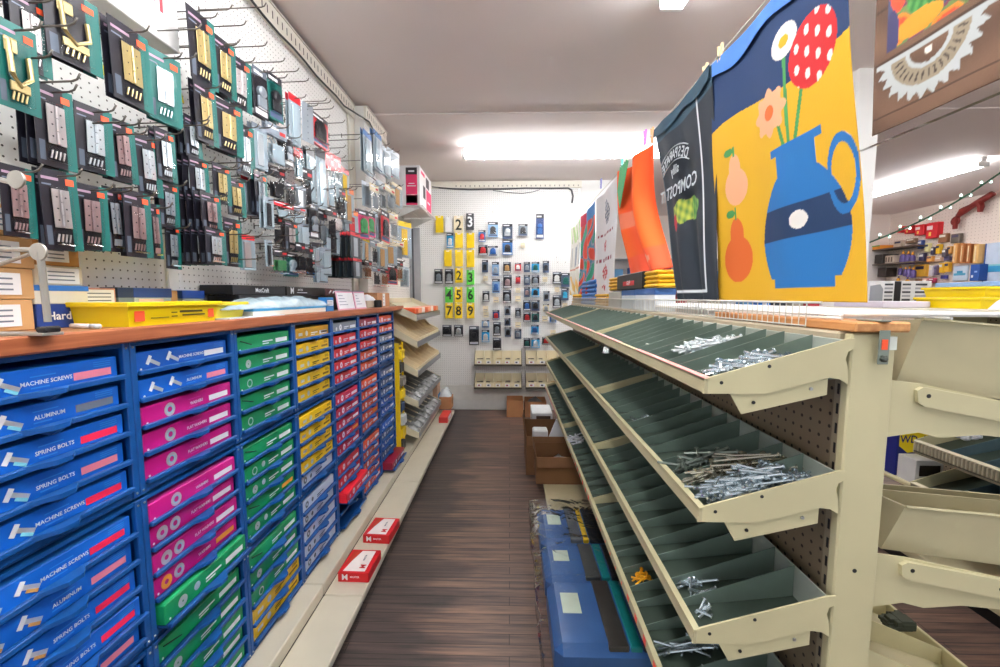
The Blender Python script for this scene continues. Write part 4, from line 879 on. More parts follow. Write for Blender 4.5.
bw(470, 213.5, 230, 8, 'num', 'black', 'grey', 'black pack with a large white 3 on the back wall', '3'); bw(458.5, 216, 233, 9, 'num', 'cream', 'grey', 'white pack with green top and pale 2 on the back wall', '2')
bw(439.5, 216, 232, 8, 'num', 'yellow', 'grey', 'plain yellow pack below the pink carton'); bw(448.5, 217, 232, 7, 'num', 'white', 'green', 'white pack beside the yellow one below the carton')
bw(450, 233, 248, 7, 'card', 'cyan', 'white', 'cyan card on the back wall below the white pack')
for (u, a, b_, t) in ((459, 233, 248, 'under the pale 2 pack'), (470.5, 233, 248, 'under the white 3 pack'), (448, 250, 266, 'left in its row of three'), (459, 250, 266, 'in the middle of its row of three'), (470.5, 250, 267, 'right in its row of three')): bw(u, a, b_, 7.5, 'num', 'yellow', 'grey', 'faded yellow card on the back wall '+t)
bw(438.5, 269, 284, 8.5, 'card', 'black', 'grey', 'black card with cyan edge, left of the black pair'); bw(449, 269, 284, 8.5, 'card', 'black', 'grey', 'black card with cyan edge, right of the black pair')
bw(447, 325, 336.5, 9.5, 'card', 'black', 'dark', 'black card in the low row beneath the 7'); bw(458.5, 325, 336.5, 9, 'card', 'black', 'silver', 'black card in the low row beneath the 8')
bw(474, 326, 345, 10, 'card', 'black', 'dark', 'large dark card with cyan corner low on the back wall')
LST = [(482, 230, 242, 7, 'blue', 'red'), (493, 222, 237, 10, 'lblue', 'dark'), (483, 245, 255, 9, 'black', 'red'), (493, 246, 256, 10, 'white', 'blue'), (507.5, 224, 239, 10, 'slate', 'silver'), (507.5, 240, 255, 10, 'blue', 'dark'),
 (523, 224, 236, 9, 'grey', 'dark'), (540, 214, 238, 7.5, 'navy', 'blue'), (485, 260, 272, 6, 'slate', 'dark'), (495.5, 262, 276, 7, 'lblue', 'grey'), (496, 279, 293, 7.5, 'lblue', 'blue'), (486, 291, 302, 7, 'black', 'white'), (496, 310, 320, 7, 'navy', 'red'),
 (507, 262, 273, 8, 'black', 'tan'), (518, 263, 271, 6, 'red', 'white'), (527, 262, 272, 6, 'slate', 'grey'), (535.5, 262, 272, 7.5, 'cyan', 'teal'), (546, 261, 273, 6.5, 'slate', 'dark'), (507.5, 275, 288, 8.5, 'black', 'rose'), (518, 276, 284, 5, 'red', 'red'),
 (527, 275, 285, 6, 'slate', 'grey'), (535.5, 275, 285, 7.5, 'black', 'grey'), (557, 272, 284, 8.5, 'black', 'white'), (566, 273, 287, 9, 'slate', 'teal'), (507, 290, 303, 8.5, 'black', 'grey'), (527, 287, 297, 6, 'slate', 'rose'), (535.5, 287, 297, 8, 'cyan', 'dark'),
 (546.5, 291, 301, 6, 'grey', 'dark'), (557, 295, 308, 8.5, 'black', 'silver'), (565, 288, 300, 8, 'slate', 'cyan'), (507.5, 306, 315, 6, 'grey', 'dark'), (518, 308, 318, 5.5, 'black', 'grey'), (527, 300, 311, 8, 'black', 'blue'), (535.5, 300, 311, 8.5, 'slate', 'dark'),
 (527, 312, 322, 8, 'black', 'red'), (535.5, 312, 322, 8, 'teal', 'dark'), (485.5, 320, 328, 8, 'lblue', 'white'), (485.5, 330, 342, 8, 'cyan', 'white'), (497, 322, 336, 8, 'black', 'grey'), (497, 338, 350, 8, 'black', 'dark'), (508, 327, 337, 6.5, 'grey', 'dark'), (518, 329, 339, 7, 'slate', 'grey'),
 (535, 325, 334, 8, 'cyan', 'blue'), (527, 338, 348, 7, 'black', 'teal'), (535.5, 338, 348, 8.5, 'cyan', 'silver'), (546, 337, 345, 8, 'black', 'red'), (553, 316, 323, 7, 'blue', 'grey'), (507.5, 318, 326, 6, 'slate', 'dark'), (546, 304, 312, 6, 'cream', 'grey')]
nmc = {'cyan': 'bright cyan', 'lblue': 'light blue', 'slate': 'slate grey'}
for (u, a, b_, w_, c, h_) in LST:
    side = 'left of the empty gap' if u < 502 else 'below the long navy pack' if u < 531 else 'towards the towels'
    bw(u, a, b_, w_, 'card', c, h_, '%s card with %s product on the back wall' % (nmc.get(c, c), h_))
for (u, v) in ((485.5, 276), (496, 297), (485.5, 306), (523, 243), (518, 288), (518, 296), (545, 277), (545, 316), (557, 287), (486, 312), (565, 303), (553, 330), (518, 322)):
    bw(u, v, v+5, 5, 'tag', 'cream', 'grey', 'small cream paper tag with wire on the back wall')
for (u, v) in ((557, 263), (565, 263), (493, 213), (510, 213), (556, 258)):
    p = at(u, v, Y=YW); o = bpy.data.objects.new('peg_hook', BHK); COL.objects.link(o); o.location = tuple(p); tag(o, 'empty wire hook on the back pegboard', 'hook', 'wire hooks on the back pegboard')
# bin shelves on the back wall
for (v, ua, ub, nm, n) in ((365, 474, 522, 'upper left', 5), (365, 525.5, 570, 'upper right', 4), (388, 474, 522, 'lower left', 5), (388, 525.5, 570, 'lower right', 4)):
    a = at(ua, v, Y=5.30); b_ = at(ub, v, Y=5.30); z = a.z
    r = root('bin_shelf', '%s dark metal shelf of cream bins on the back wall' % nm, 'shelf', ((a.x+b_.x)/2, 5.38, z), 0, 'bin shelves on the back wall')
    MB().cbox(a.x, b_.x, 5.295, 5.467, z-0.012, z, 0.002, M('4a4238', 0.5)).build('board', r)
    MB().cbox(a.x, b_.x, 5.29, 5.295, z-0.012, z+0.012, 0.001, M('4a4238', 0.5)).build('front_lip', r)
    for x in (a.x, b_.x-0.006): MB().ext([(x, 5.296, z), (x, 5.467, z), (x, 5.467, z+0.2), (x, 5.296, z+0.05)], (0.006, 0, 0), M('6a5f50', 0.5)).build('side_bracket', r)
    wd = (b_.x-a.x-0.016)/n
    for k in range(n):
        x0 = a.x+0.008+wd*k+0.002; x1 = x0+wd-0.004; m = M('eadfbd', 0.55, 0, 0.05, 9); q = 0.003
        rb = root('parts_bin', 'cream open parts bin on the %s back wall shelf' % nm, 'bin', (x0, 5.3, z), 0, 'cream bins on the back wall')
        mb = MB(); mb.box(x0, x1, 5.3, 5.45, z+0.0005, z+q, m); mb.box(x0, x1, 5.3, 5.3+q, z+q, z+0.075, m); mb.box(x0, x1, 5.447, 5.45, z+q, z+0.17, m)
        for xx in (x0, x1-q): mb.ext([(xx, 5.303, z+q), (xx, 5.447, z+q), (xx, 5.447, z+0.17), (xx, 5.303, z+0.085)], (q, 0, 0), m)
        mb.build('body', rb)
        mb = MB(); mb.box(x0+wd*0.25, x1-wd*0.25, 5.2985, 5.2998, z+0.02, z+0.055, LBL); mb.box(x0+wd*0.35, x1-wd*0.4, 5.2978, 5.2984, z+0.028, z+0.046, M(['a04a50', '50505a', '8a7040'][k % 3], 0.6)); mb.build('paper_label', rb)
        cm = M(['5a5048', '2e2c2a', 'b9a070', '70685c'][k % 4], 0.6)
        mb = MB(); rr = random.Random(k)
        for j in range(9): mb.cbox(x0+0.01+rr.random()*0.06, x0+0.045+rr.random()*0.06, 5.32+rr.random()*0.05, 5.36+rr.random()*0.06, z+0.004+0.006*j, z+0.03+0.006*j, 0.002, cm)
        mb.thing('loose_parts', 'loose parts heaped in the %s back wall shelf' % nm, 'parts', (x0, 5.35, z+0.004), 'parts in the back wall bins', 'stuff')
# cartons on the floor at the back
def opencarton(x0, x1, y0, y1, z0, z1, label, m=CARD, flaps=True, group=None):
    r = root('open_carton', label, 'box', ((x0+x1)/2, (y0+y1)/2, z0), 0, group); t = 0.004
    mb = MB(); mb.box(x0, x1, y0, y1, z0, z0+t, m); mb.box(x0, x1, y0, y0+t, z0+t, z1, m); mb.box(x0, x1, y1-t, y1, z0+t, z1, m); mb.box(x0, x0+t, y0+t, y1-t, z0+t, z1, m); mb.box(x1-t, x1, y0+t, y1-t, z0+t, z1, m); mb.build('body', r)
    if flaps:
        hf = min(0.07, (y1-y0)*0.4)
        MB().ext([(x0, y0, z1), (x1, y0, z1), (x1-0.01, y0-hf*0.35, z1-hf), (x0+0.01, y0-hf*0.35, z1-hf)], (0, -0.003, 0), m).build('flap', r)
        MB().ext([(x0, y0, z1), (x0, y1, z1), (x0-hf*0.3, y1-0.01, z1+hf*0.9), (x0-hf*0.3, y0+0.01, z1+hf*0.9)], (-0.003, 0, 0), m).build('flap', r)
    return r
opencarton(-0.04, 0.17, 5.12, 5.4, 0, 0.21, 'open brown carton with paper inside on the floor by the back wall', M('a8764e', 0.8, 0, 0.08, 9), False)
crumple('paper_scrap', 'cream papers inside the open carton by the back wall', -0.02, 0.15, 5.15, 5.38, 0.05, 0.17, M('cfc4a4', 0.7), 'paper', 4, 6, 0.6)
opencarton(0.19, 0.46, 5.12, 5.4, 0, 0.2, 'open brown carton of dark parts right of the first one by the back wall', M('9a6a46', 0.8, 0, 0.08, 9), False)
crumple('dark_parts', 'dark crumpled parts filling the right floor carton', 0.2, 0.45, 5.14, 5.38, 0.1, 0.24, M('35302e', 0.6), 'parts', 6, 8, 0.6)

# ------------------------------------------------------------------ right gondola with sloping bin trays
GM = M('cbc39c', 0.4, 0, 0.07, 5); GMD = M('bdb491', 0.45, 0, 0.12, 7, 0.1); PEGR = pegmat('brown_beige_pegboard', '8b7b64', '2b221a', (1, 2), rad=0.14)
YN, YFR = 0.75, 4.1
g = root('shelving_unit', 'long beige double-sided shelf frame with perforated back panel on the right', 'shelf unit', (0.66, 2.4, 0))
MB().box(0.628, 0.634, YN+0.03, YFR, 0.1, 1.425, PEGR).build('perforated_panel', g)
MB().box(0.668, 0.674, YN+0.03, YFR, 0.1, 1.425, PEGR).build('perforated_panel', g)
MB().cbox(0.609, 0.687, YN, YN+0.02, 0, 1.445, 0.003, GM).build('end_cover', g)
mb = MB()
for zz in (1.0, 0.62, 0.25): mb.lathe([(0.004, 0), (0.004, 0.0008)], BLACK, 10, (0.645, YN, zz), Matrix.Rotation(PI/2, 4, 'X'))
mb.build('screw_holes', g)
for y in (YN+0.022, 1.72, 2.78, YFR-0.03):
    for (xa, xb_) in ((0.619, 0.628), (0.675, 0.684)):
        mb = MB(); mb.box(xa, xb_, y, y+0.022, 0.1, 1.43, M('9f927a', 0.45))
        z = 0.15
        while z < 1.4:
            mb.box(xa-0.0006 if xa < 0.65 else xb_, xa if xa < 0.65 else xb_+0.0006, y+0.010, y+0.015, z, z+0.02, BLACK); z += 0.038
        mb.build('slotted_upright', g)
MB().cbox(0.60, 0.695, YN+0.02, YFR, 1.425, 1.447, 0.004, M('b8ab90', 0.5, 0, 0.12, 5)).build('top_rail', g)
MB().cbox(0.255, 0.626, YN+0.3, YFR, 0.085, 0.105, 0.004, GMD).build('base_deck', g)
MB().box(0.30, 0.62, YN+0.32, YFR, 0, 0.085, M('2a2622', 0.6)).build('toe_kick', g)
MB().cbox(0.69, 1.05, YN+0.3, YFR, 0.085, 0.105, 0.004, GMD).build('base_deck', g)
GREEN = M('7d9086', 0.28, 0.3, 0.1, 12, 0, 0.4); GREEND = M('445248', 0.4, 0.2, 0.12, 9)
STRIP = M('e9a49c', 0.4, 0, 0.1, 30)
CLAMP = {}
def end_plate(r, y, dz, t=0.0035):
    k = 0.00183
    P = [(703, 376.6), (700.5, 392), (761, 392), (822, 375.6), (832, 377), (840, 382), (838.5, 365), (836, 357), (838, 350), (843, 347), (844, 337), (836, 337.6)]
    pts = [(0.353+(u-703)*k, y, 1.51-(v-297)*k+dz) for u, v in P]
    mb = MB().ext(pts, (0, t, 0), GM)
    for (u, v, m) in ((718, 381, BLACK), (763.5, 364.5, DARKM)): mb.lathe([(0.0035, 0), (0.003, 0.001)], m, 8, (0.353+(u-703)*k, y, 1.51-(v-297)*k+dz), Matrix.Rotation(PI/2, 4, 'X'))
    mb.build('end_plate', r)
    P = [(728, 392), (740, 413), (822, 393), (822, 377), (762, 391)]
    pts = [(0.353+(u-703)*k, y+t+0.0005, 1.51-(v-297)*k+dz) for u, v in P]
    mb = MB().ext(pts, (0, t, 0), GM)
    for (u, v, m) in ((751, 401, BLACK), (806, 387, STEEL)): mb.lathe([(0.0035, 0), (0.003, 0.002)], m, 8, (0.353+(u-703)*k, y+t, 1.51-(v-297)*k+dz), Matrix.Rotation(PI/2, 4, 'X'))
    mb.build('support_bracket', r)
def nails(x0, x1, y0, y1, zf, n, m, L, seed, name, label, slope=0.10, hump=0.03):
    rr = random.Random(seed); mb = MB()
    for i in range(n):
        x = rr.uniform(x0, x1); y = rr.uniform(y0, y1); cen = 1-abs((x-(x0+x1)/2)/((x1-x0)/2+1e-6))
        a = rr.uniform(-0.5, 0.5)+(0 if rr.random() < 0.6 else 1.2); l = L*rr.uniform(0.85, 1)
        z = zf+(x-0.36)*slope+0.006+rr.random()*hump*max(0.25, cen)
        dx, dy, dz = math.cos(a)*l/2, math.sin(a)*l/2, rr.uniform(-0.012, 0.012)+math.cos(a)*l/2*slope
        ya, yb_ = max(y0, min(y1, y-dy)), max(y0, min(y1, y+dy))
        p, q = Vector((x-dx, ya, z-dz)), Vector((x+dx, yb_, z+dz)); d = (q-p).normalized()
        mb.tube([p, q], 0.003, m, 6); mb.tube([q, q+d*0.002], 0.006, m, 8)
    return mb.thing(name, label, 'nails', ((x0+x1)/2, (y0+y1)/2, zf), kind='stuff')
SLOPE = 0.29; FS = 0.10
def tray(idx, si, ya, yb, nm):
    dz = -0.242*idx
    zl = 1.51-0.146+dz                      # top of the front lip
    zb0 = 1.51-0.174+dz+0.004               # floor at the front
    r = root('bin_tray', nm, 'bin tray', (0.353, ya, zl), 0, 'sloping bin trays of the right shelf unit')
    xf, xb = 0.353, 0.598; zt = zl+(xb-xf)*SLOPE; 
    MB().ext([(xf+0.004, ya+0.0045, zb0), (xb, ya+0.0045, zb0+(xb-xf)*FS), (xb, ya+0.0045, zb0+(xb-xf)*FS+0.004), (xf+0.004, ya+0.0045, zb0+0.004)], (0, yb-ya-0.005, 0), GREEND).build('tray_floor', r)
    mb = MB(); mb.cbox(xf-0.003, xf+0.004, ya-0.001, yb, zl-0.028, zl, 0.0015, GMD); mb.ext([(xf-0.003, ya-0.001, zl-0.004), (xf+0.010, ya-0.001, zl-0.003), (xf+0.010, ya-0.001, zl), (xf-0.003, ya-0.001, zl+0.0005)], (0, yb-ya, 0), GM); mb.build('front_lip', r)
    MB().cbox(xb-0.002, xb+0.001, ya+0.004, yb-0.001, zb0+(xb-xf)*FS+0.001, zt-0.001, 0.001, M('b9c2b8', 0.3, 0.3)).build('rear_rail', r)
    end_plate(r, ya, dz)
    MB().ext([(xf+0.006, yb-0.003, zl-0.027), (xb, yb-0.003, zb0+(xb-xf)*FS), (xb, yb-0.003, zt-0.002), (xf+0.006, yb-0.003, zl-0.001)], (0, 0.0028, 0), GM).build('end_wall', r)
    n = 13; dy = (yb-ya)/n
    for k in range(1, n):
        y = ya+dy*k+((k*37+idx*11) % 5-2)*0.004
        MB().ext([(xf+0.012, y, zb0+0.006), (xb-0.004, y+0.004, zb0+(xb-xf)*FS+0.005), (xb-0.004, y+0.004, zt+0.002), (xf+0.07, y, zl+0.058*SLOPE+0.0), (xf+0.012, y, zl-0.002)], (0, 0.0016, 0), GREEN).build('divider', r)
    # shelf edge price channel
    if (idx == 0) or (idx == 3): 
        mb = MB(); 
        if idx == 0:
            for (a, b_) in ((0.0, 0.42), (0.6, 0.95)) if si == 0 else ((0.05, 0.9),): mb.ext([(xf-0.0035, ya+(yb-ya)*a, zl-0.001), (xf+0.009, ya+(yb-ya)*a, zl+0.0012), (xf+0.009, ya+(yb-ya)*a, zl+0.0018), (xf-0.0035, ya+(yb-ya)*a, zl+0.0010)], (0, (yb-ya)*(b_-a), 0), STRIP)
            mb.build('price_strip', r, label='pale red price strip')
        elif si < 2:
            rr = random.Random(3+si)
            for q in range(12 if si == 0 else 9):
                y = ya+0.03+q*0.075; s = 0.018 if q < 6 else 0.009
                if si == 0 or q < 9: mb.box(xf-0.0040, xf-0.0032, y, y+s, zl-0.024+rr.random()*0.004, zl-0.024+s*1.0+rr.random()*0.003, M('f0493c', 0.5))
            mb.build('price_strip', r, label='red price dots on the lip')
        else:
            mb.box(xf-0.0042, xf-0.0032, ya+0.25, yb-0.02, zl-0.024, zl-0.003, STRIP); mb.build('price_strip', r, label='pale red price strip')
    return zb0
TN = ['topmost', 'second', 'third', 'lowest']; SN = ['nearest', 'middle', 'farthest']
secs = ((YN-0.005, 1.735), (1.74, 2.78), (2.785, YFR))
for idx in range(4):
    for si, (a, b_) in enumerate(secs): tray(idx, si, a, b_, '%s section of the %s sloping tray row on the right shelf unit' % (SN[si], TN[idx]))
def zfl(i): return 1.51-0.174-0.242*i+0.009
dyy = (1.735-0.745)/13
nails(0.40, 0.56, 0.765, 0.815, zfl(0)+0.012, 100, ZINC, 0.07, 1, 'zinc_nails', 'bright zinc nails in the nearest compartment of the topmost tray')
nails(0.43, 0.57, 0.985, 1.045, zfl(0)+0.02, 80, M('e6eef0', 0.2, 0.4), 0.07, 2, 'zinc_nails', 'shiny nails farther back in the topmost tray', FS)
nails(0.39, 0.57, 0.765, 0.815, zfl(1)+0.014, 190, ZINC, 0.09, 3, 'zinc_nails', 'heap of long zinc nails in the nearest compartment of the second tray', FS, 0.045)
nails(0.40, 0.57, 0.83, 0.89, zfl(1)+0.015, 60, M('b9b7a6', 0.25, 0.85), 0.13, 4, 'carriage_bolts', 'long steel bolts behind the nail heap in the second tray', FS, 0.05)
nails(0.39, 0.52, 0.91, 0.965, zfl(1)+0.008, 30, M('9aa59c', 0.3, 0.8), 0.12, 5, 'steel_rods', 'thin steel rods in the third compartment of the second tray', FS, 0.03)
nails(0.40, 0.46, 1.29, 1.34, zfl(1), 8, ZINC, 0.03, 6, 'small_bolts', 'few small bolts far back in the second tray', FS, 0.01)
nails(0.39, 0.45, 0.85, 0.9, zfl(2), 9, ZINC, 0.05, 7, 'small_nails', 'few small nails in the third tray', FS, 0.01)
nails(0.39, 0.42, 0.79, 0.82, zfl(2), 5, ZINC, 0.03, 8, 'small_screws', 'few screws at the near end of the third tray', FS, 0.01)
nails(0.39, 0.53, 0.86, 0.91, zfl(3), 14, ZINC, 0.10, 9, 'steel_rods', 'curved steel rods at the near end of the lowest tray', FS, 0.02)
nails(0.39, 0.50, 0.95, 1.0, zfl(3), 14, ZINC, 0.09, 10, 'steel_rods', 'steel rods second compartment in of the lowest tray', FS, 0.03)
nails(0.40, 0.43, 1.22, 1.26, zfl(3), 10, M('f0a818', 0.4), 0.04, 11, 'yellow_anchors', 'yellow plastic anchors in the lowest tray', FS, 0.03)
nails(0.36, 0.42, 2.36, 2.45, zfl(3)+0.02, 22, M('cfd4dc', 0.3, 0.3), 0.06, 12, 'hanging_parts', 'silver parts sticking out of the lowest tray middle section', FS, 0.06)
nails(0.42, 0.55, 1.25, 1.3, zfl(0), 10, M('e6eef0', 0.2, 0.4), 0.04, 13, 'small_nails', 'few nails midway down the topmost tray', FS, 0.02)
nails(0.38, 0.50, 2.58, 2.66, zfl(2), 8, ZINC, 0.09, 14, 'steel_rods', 'thin bright rods lying far back in the third tray', FS, 0.01)
crumple('plastic_tag', 'clear plastic scrap clipped at the second tray lip far back', 0.345, 0.365, 1.52, 1.545, 1.51-0.146-0.06, 1.51-0.146-0.032, M('dfe6e6', 0.2), 'scrap', 8, 4, 0.4)

# top of the gondola: wood board, wire fence, shelf, metal clip
MB().cbox(0.606, 0.702, YN-0.01, 1.25, 1.448, 1.466, 0.003, wood('b0703c', 'd9a066', 'y', 5)).thing('wood_board', 'short reddish wood board lying on the near end of the right shelf unit', 'board', (0.66, 1.0, 1.448))
r = root('metal_clip', 'grey metal bolt clip with orange sticker on the end cover', 'clip', (0.667, YN-0.012, 1.40))
MB().cbox(0.645, 0.664, YN-0.0135, YN-0.011, 1.392, 1.452, 0.001, M('8e978c', 0.35, 0.8)).build('plate', r)
MB().cbox(0.645, 0.664, YN-0.0135, YN+0.04, 1.4665, 1.469, 0.001, M('8e978c', 0.35, 0.8)).build('top_flange', r)
MB().lathe([(0.0065, 0), (0.0065, 0.003), (0.003, 0.005)], M('6f746c', 0.3, 0.9), 6, (0.6545, YN-0.0137, 1.402), Matrix.Rotation(PI/2, 4, 'X')).build('bolt', r)
MB().box(0.6495, 0.6595, YN-0.0145, YN-0.0136, 1.418, 1.436, ORANGE).build('orange_sticker', r)
MB().box(0.665, 0.6865, YN-0.0016, YN-0.0003, 1.416, 1.440, M('e6ebe2', 0.5)).thing('white_label', 'small white label on the end cover beside the metal clip', 'label', (0.69, YN, 1.42))
r = root('wire_fence', 'white wire fence along the top edge of the right shelf unit', 'wire fence', (0.60, 2.3, 1.449))
WM = M('dcdcd4', 0.4, 0.3); mb = MB(); y = 0.86
while y < 4.05: mb.tube([(0.603, y, 1.449), (0.603, y, 1.497)], 0.0013, WM, 4, False); y += 0.021
mb.build('upright_wires', r); MB().tube([(0.603, 0.82, 1.499), (0.603, 4.07, 1.499)], 0.0028, WM, 6).build('top_wire', r); MB().tube([(0.603, 0.86, 1.4515), (0.603, 4.07, 1.4515)], 0.0018, WM, 6).build('bottom_wire', r)
r = root('wire_shelf', 'white wire shelf lying across the top of the right shelf unit', 'wire shelf', (0.8, 1.2, 1.472))
mb = MB(); y = 0.80
while y < 2.3: mb.tube([(0.62, y, 1.475), (1.02, y, 1.475)], 0.0024, WHITE, 5, False); y += 0.0125
mb.build('cross_wires', r)
mb = MB()
for x in (0.62, 0.82, 1.02): mb.tube([(x, 0.79, 1.470), (x, 2.3, 1.470)], 0.003, WHITE, 6)
mb.tube([(0.62, 0.79, 1.478), (1.02, 0.79, 1.478)], 0.004, WHITE, 6); mb.build('frame_wires', r)
# packs lying on top
def glove(name, label, x0, x1, y0, y1, z0, z1, m, band=None, txt=None, n=4):
    r = root(name, label, 'glove pack', ((x0+x1)/2, (y0+y1)/2, z0)); rr = random.Random(int(y0*100))
    for k in range(n):
        h = (z1-z0)/n; a = rr.uniform(-0.02, 0.02)
        mt = T(((x0+x1)/2, (y0+y1)/2, z0+h*(k+0.5)), rz=a)
        MB().cbox(-(x1-x0)/2, (x1-x0)/2, -(y1-y0)/2+rr.uniform(0, .02), (y1-y0)/2-rr.uniform(0, .02), -h/2+0.001, h/2-0.0005, h*0.35, m, mt).build('folded_glove', r)
    if band:
        a, b_ = band; ya, yb_ = y0+(y1-y0)*a, y0+(y1-y0)*b_
        MB().cbox(x0-0.008, x1+0.004, ya, yb_, z0, z1+0.003, 0.004, BLACK).build('paper_band', r)
        mb = MB(); mt = Matrix.Translation((x0-0.0088, (ya+yb_)/2, z0+(z1-z0)*0.42)) @ Matrix.Rotation(-PI/2, 4, 'Z') @ FACE_MY
        mb.box(x0-0.0086, x0-0.0082, (ya+yb_)/2-0.1, (ya+yb_)/2+0.1, z0+(z1-z0)*0.25, z0+(z1-z0)*0.55, M('d8222c', 0.5)); mb.text(txt or 'GRIP', 0.03, mt, LBL); mb.build('printed_logo', r)
    return r
ZT = 1.4475
YG = M('e9b414', 0.6, 0, 0.1, 20); BG = M('2f7fd2', 0.5, 0, 0.12, 20)
glove('work_gloves', 'yellow gloves bundle with black band on top of the right shelf unit', 0.612, 0.70, 1.75, 2.62, 1.548, 1.625, YG, (0.2, 0.72), 'GRIP')
carton('product_carton', 0.612, 0.70, 1.78, 2.05, ZT, 1.547, M('e2e8ee', 0.5), 'white and blue carton under the banded yellow gloves', lid=M('3a66a8', 0.5))
carton('product_carton', 0.612, 0.70, 2.06, 2.3, ZT, 1.545, M('c8d4dc', 0.5), 'pale carton with blue top left of the white one', lid=M('3a66a8', 0.5))
carton('product_carton', 0.612, 0.70, 2.32, 2.6, ZT, 1.54, M('b9b7ae', 0.5), 'grey packet at the left under the banded yellow gloves')
glove('work_gloves', 'small yellow glove bundle lying before the blue ones', 0.605, 0.70, 2.62, 3.0, ZT+0.002, 1.53, YG)
glove('work_gloves', 'pile of blue gloves on the far top of the right shelf unit', 0.612, 0.70, 3.02, 3.62, ZT, 1.64, BG, n=6)
glove('work_gloves', 'flat yellow glove pack at the far top corner', 0.605, 0.70, 3.68, 4.08, ZT, 1.535, YG, n=3)
for yy in (3.64,):
    MB().cbox(0.63, 0.67, yy, yy+0.02, ZT, 1.6, 0.004, M('4a4e58', 0.5)).thing('dark_post', 'short dark post between the blue gloves and the yellow pack', 'post', (0.65, yy, ZT))

# goods on the base deck and floor under the trays
def packet(x0, x1, y0, y1, z0, z1, label, bands):
    r = root('tarp_packet', label, 'packet', ((x0+x1)/2, (y0+y1)/2, z0), 0, 'blue packets under the right trays')
    MB().cbox(x0, x1, y0, y1, z0, z1, 0.03, M('2d5a94', 0.35, 0, 0.1, 12, 0.2)).build('folded_sheet', r)
    for (a, b_, hx, nm) in bands: MB().cbox(x0+(x1-x0)*a, x0+(x1-x0)*b_, y0+0.012, y1-0.012, z0+0.01, z1+0.003, 0.004, M(hx, 0.4, 0, 0.2, 25)).build(nm, r)
    mb = MB().box(x0+0.05, x0+0.125, y0+(y1-y0)*0.45, y0+(y1-y0)*0.75, z1+0.0005, z1+0.002, M('c9d8c4', 0.5)); mb.build('price_label', r)
    return r
packet(0.165, 0.60, 2.07, 2.42, 0.106, 0.24, 'blue packet with yellow stripe, farthest of the three under the right trays', ((0.36, 0.5, '5d6268', 'grey_band'), (0.51, 0.58, 'e0b820', 'yellow_band'), (0.59, 0.95, '20242c', 'black_band')))
packet(0.165, 0.60, 1.78, 2.06, 0.106, 0.24, 'blue packet with teal stripe, middle one under the right trays', ((0.42, 0.58, '4a4a48', 'grey_band'), (0.59, 0.68, '0f7f80', 'teal_band'), (0.69, 0.95, '20242c', 'black_band')))
packet(0.165, 0.60, 1.39, 1.77, 0.106, 0.25, 'blue packet with teal stripe, nearest one under the right trays', ((0.45, 0.62, '3a3632', 'grey_band'), (0.63, 0.73, '0f7f80', 'teal_band'), (0.74, 0.95, '20242c', 'black_band')))
rr = random.Random(5); vs = []; n, m_ = 16, 9
for i in range(n+1):
    for j in range(m_+1):
        y = 1.34+1.12*i/n; t = j/m_; x = 0.125+0.40*max(0, (t-0.35)/0.65)**0.9; z = 0.11+0.15*min(1, t/0.35)+(0.006 if t > 0.35 else 0)
        vs.append((x-0.02*math.sin(t*5)*rr.random()+rr.uniform(-.004, .004), y, z+rr.uniform(0, .008)))
fs = [(i*(m_+1)+j, (i+1)*(m_+1)+j, (i+1)*(m_+1)+j+1, i*(m_+1)+j+1) for i in range(n) for j in range(m_)]
MB().add(vs, fs, clearmat('crinkled_film', 0.10, rough=0.15, crinkle=0.35)).thing('clear_bag', 'crinkled clear plastic bag draped over the three blue packets', 'bag', (0.2, 1.9, 0.11), smooth=True)
KRAFT = M('7e5836', 0.8, 0, 0.1, 7)
opencarton(0.20, 0.58, 3.02, 3.34, 0.106, 0.315, 'open brown carton of grey parts, nearer of two under the right trays', KRAFT)
crumple('metal_parts', 'grey and silver parts inside the nearer open carton', 0.215, 0.565, 3.04, 3.32, 0.14, 0.27, M('7c7a78', 0.3, 0.5, 0.3, 30), 'parts', 11, 10, 0.7)
opencarton(0.14, 0.50, 3.42, 3.93, 0.0, 0.335, 'tall open brown carton with white foam, farther of two', KRAFT)
MB().cbox(0.2, 0.33, 3.5, 3.62, 0.18, 0.36, 0.01, M('eceef0', 0.6), T((0, 0, 0))).thing('foam_block', 'white foam block inside the tall open carton', 'foam', (0.26, 3.56, 0.2))
MB().cbox(0, 0.14, 0, 0.02, 0, 0.3, 0.004, M('eceef0', 0.6), T((0.29, 3.47, 0.2), rx=0.1, ry=0.35)).thing('foam_sheet', 'white foam sheet leaning out of the tall open carton', 'foam', (0.33, 3.47, 0.2))
carton('cardboard_box', 0.20, 0.50, 3.98, 4.36, 0, 0.13, KRAFT, 'closed brown carton under the white box at the far end')
carton('white_carton', 0.22, 0.42, 4.0, 4.34, 0.131, 0.37, M('e9ecf0', 0.5), 'white box standing on a brown carton at the far end of the right shelf', face='y', lab=(0.2, 0.9, 0.2, 0.9, M('4a3a30', 0.6)))

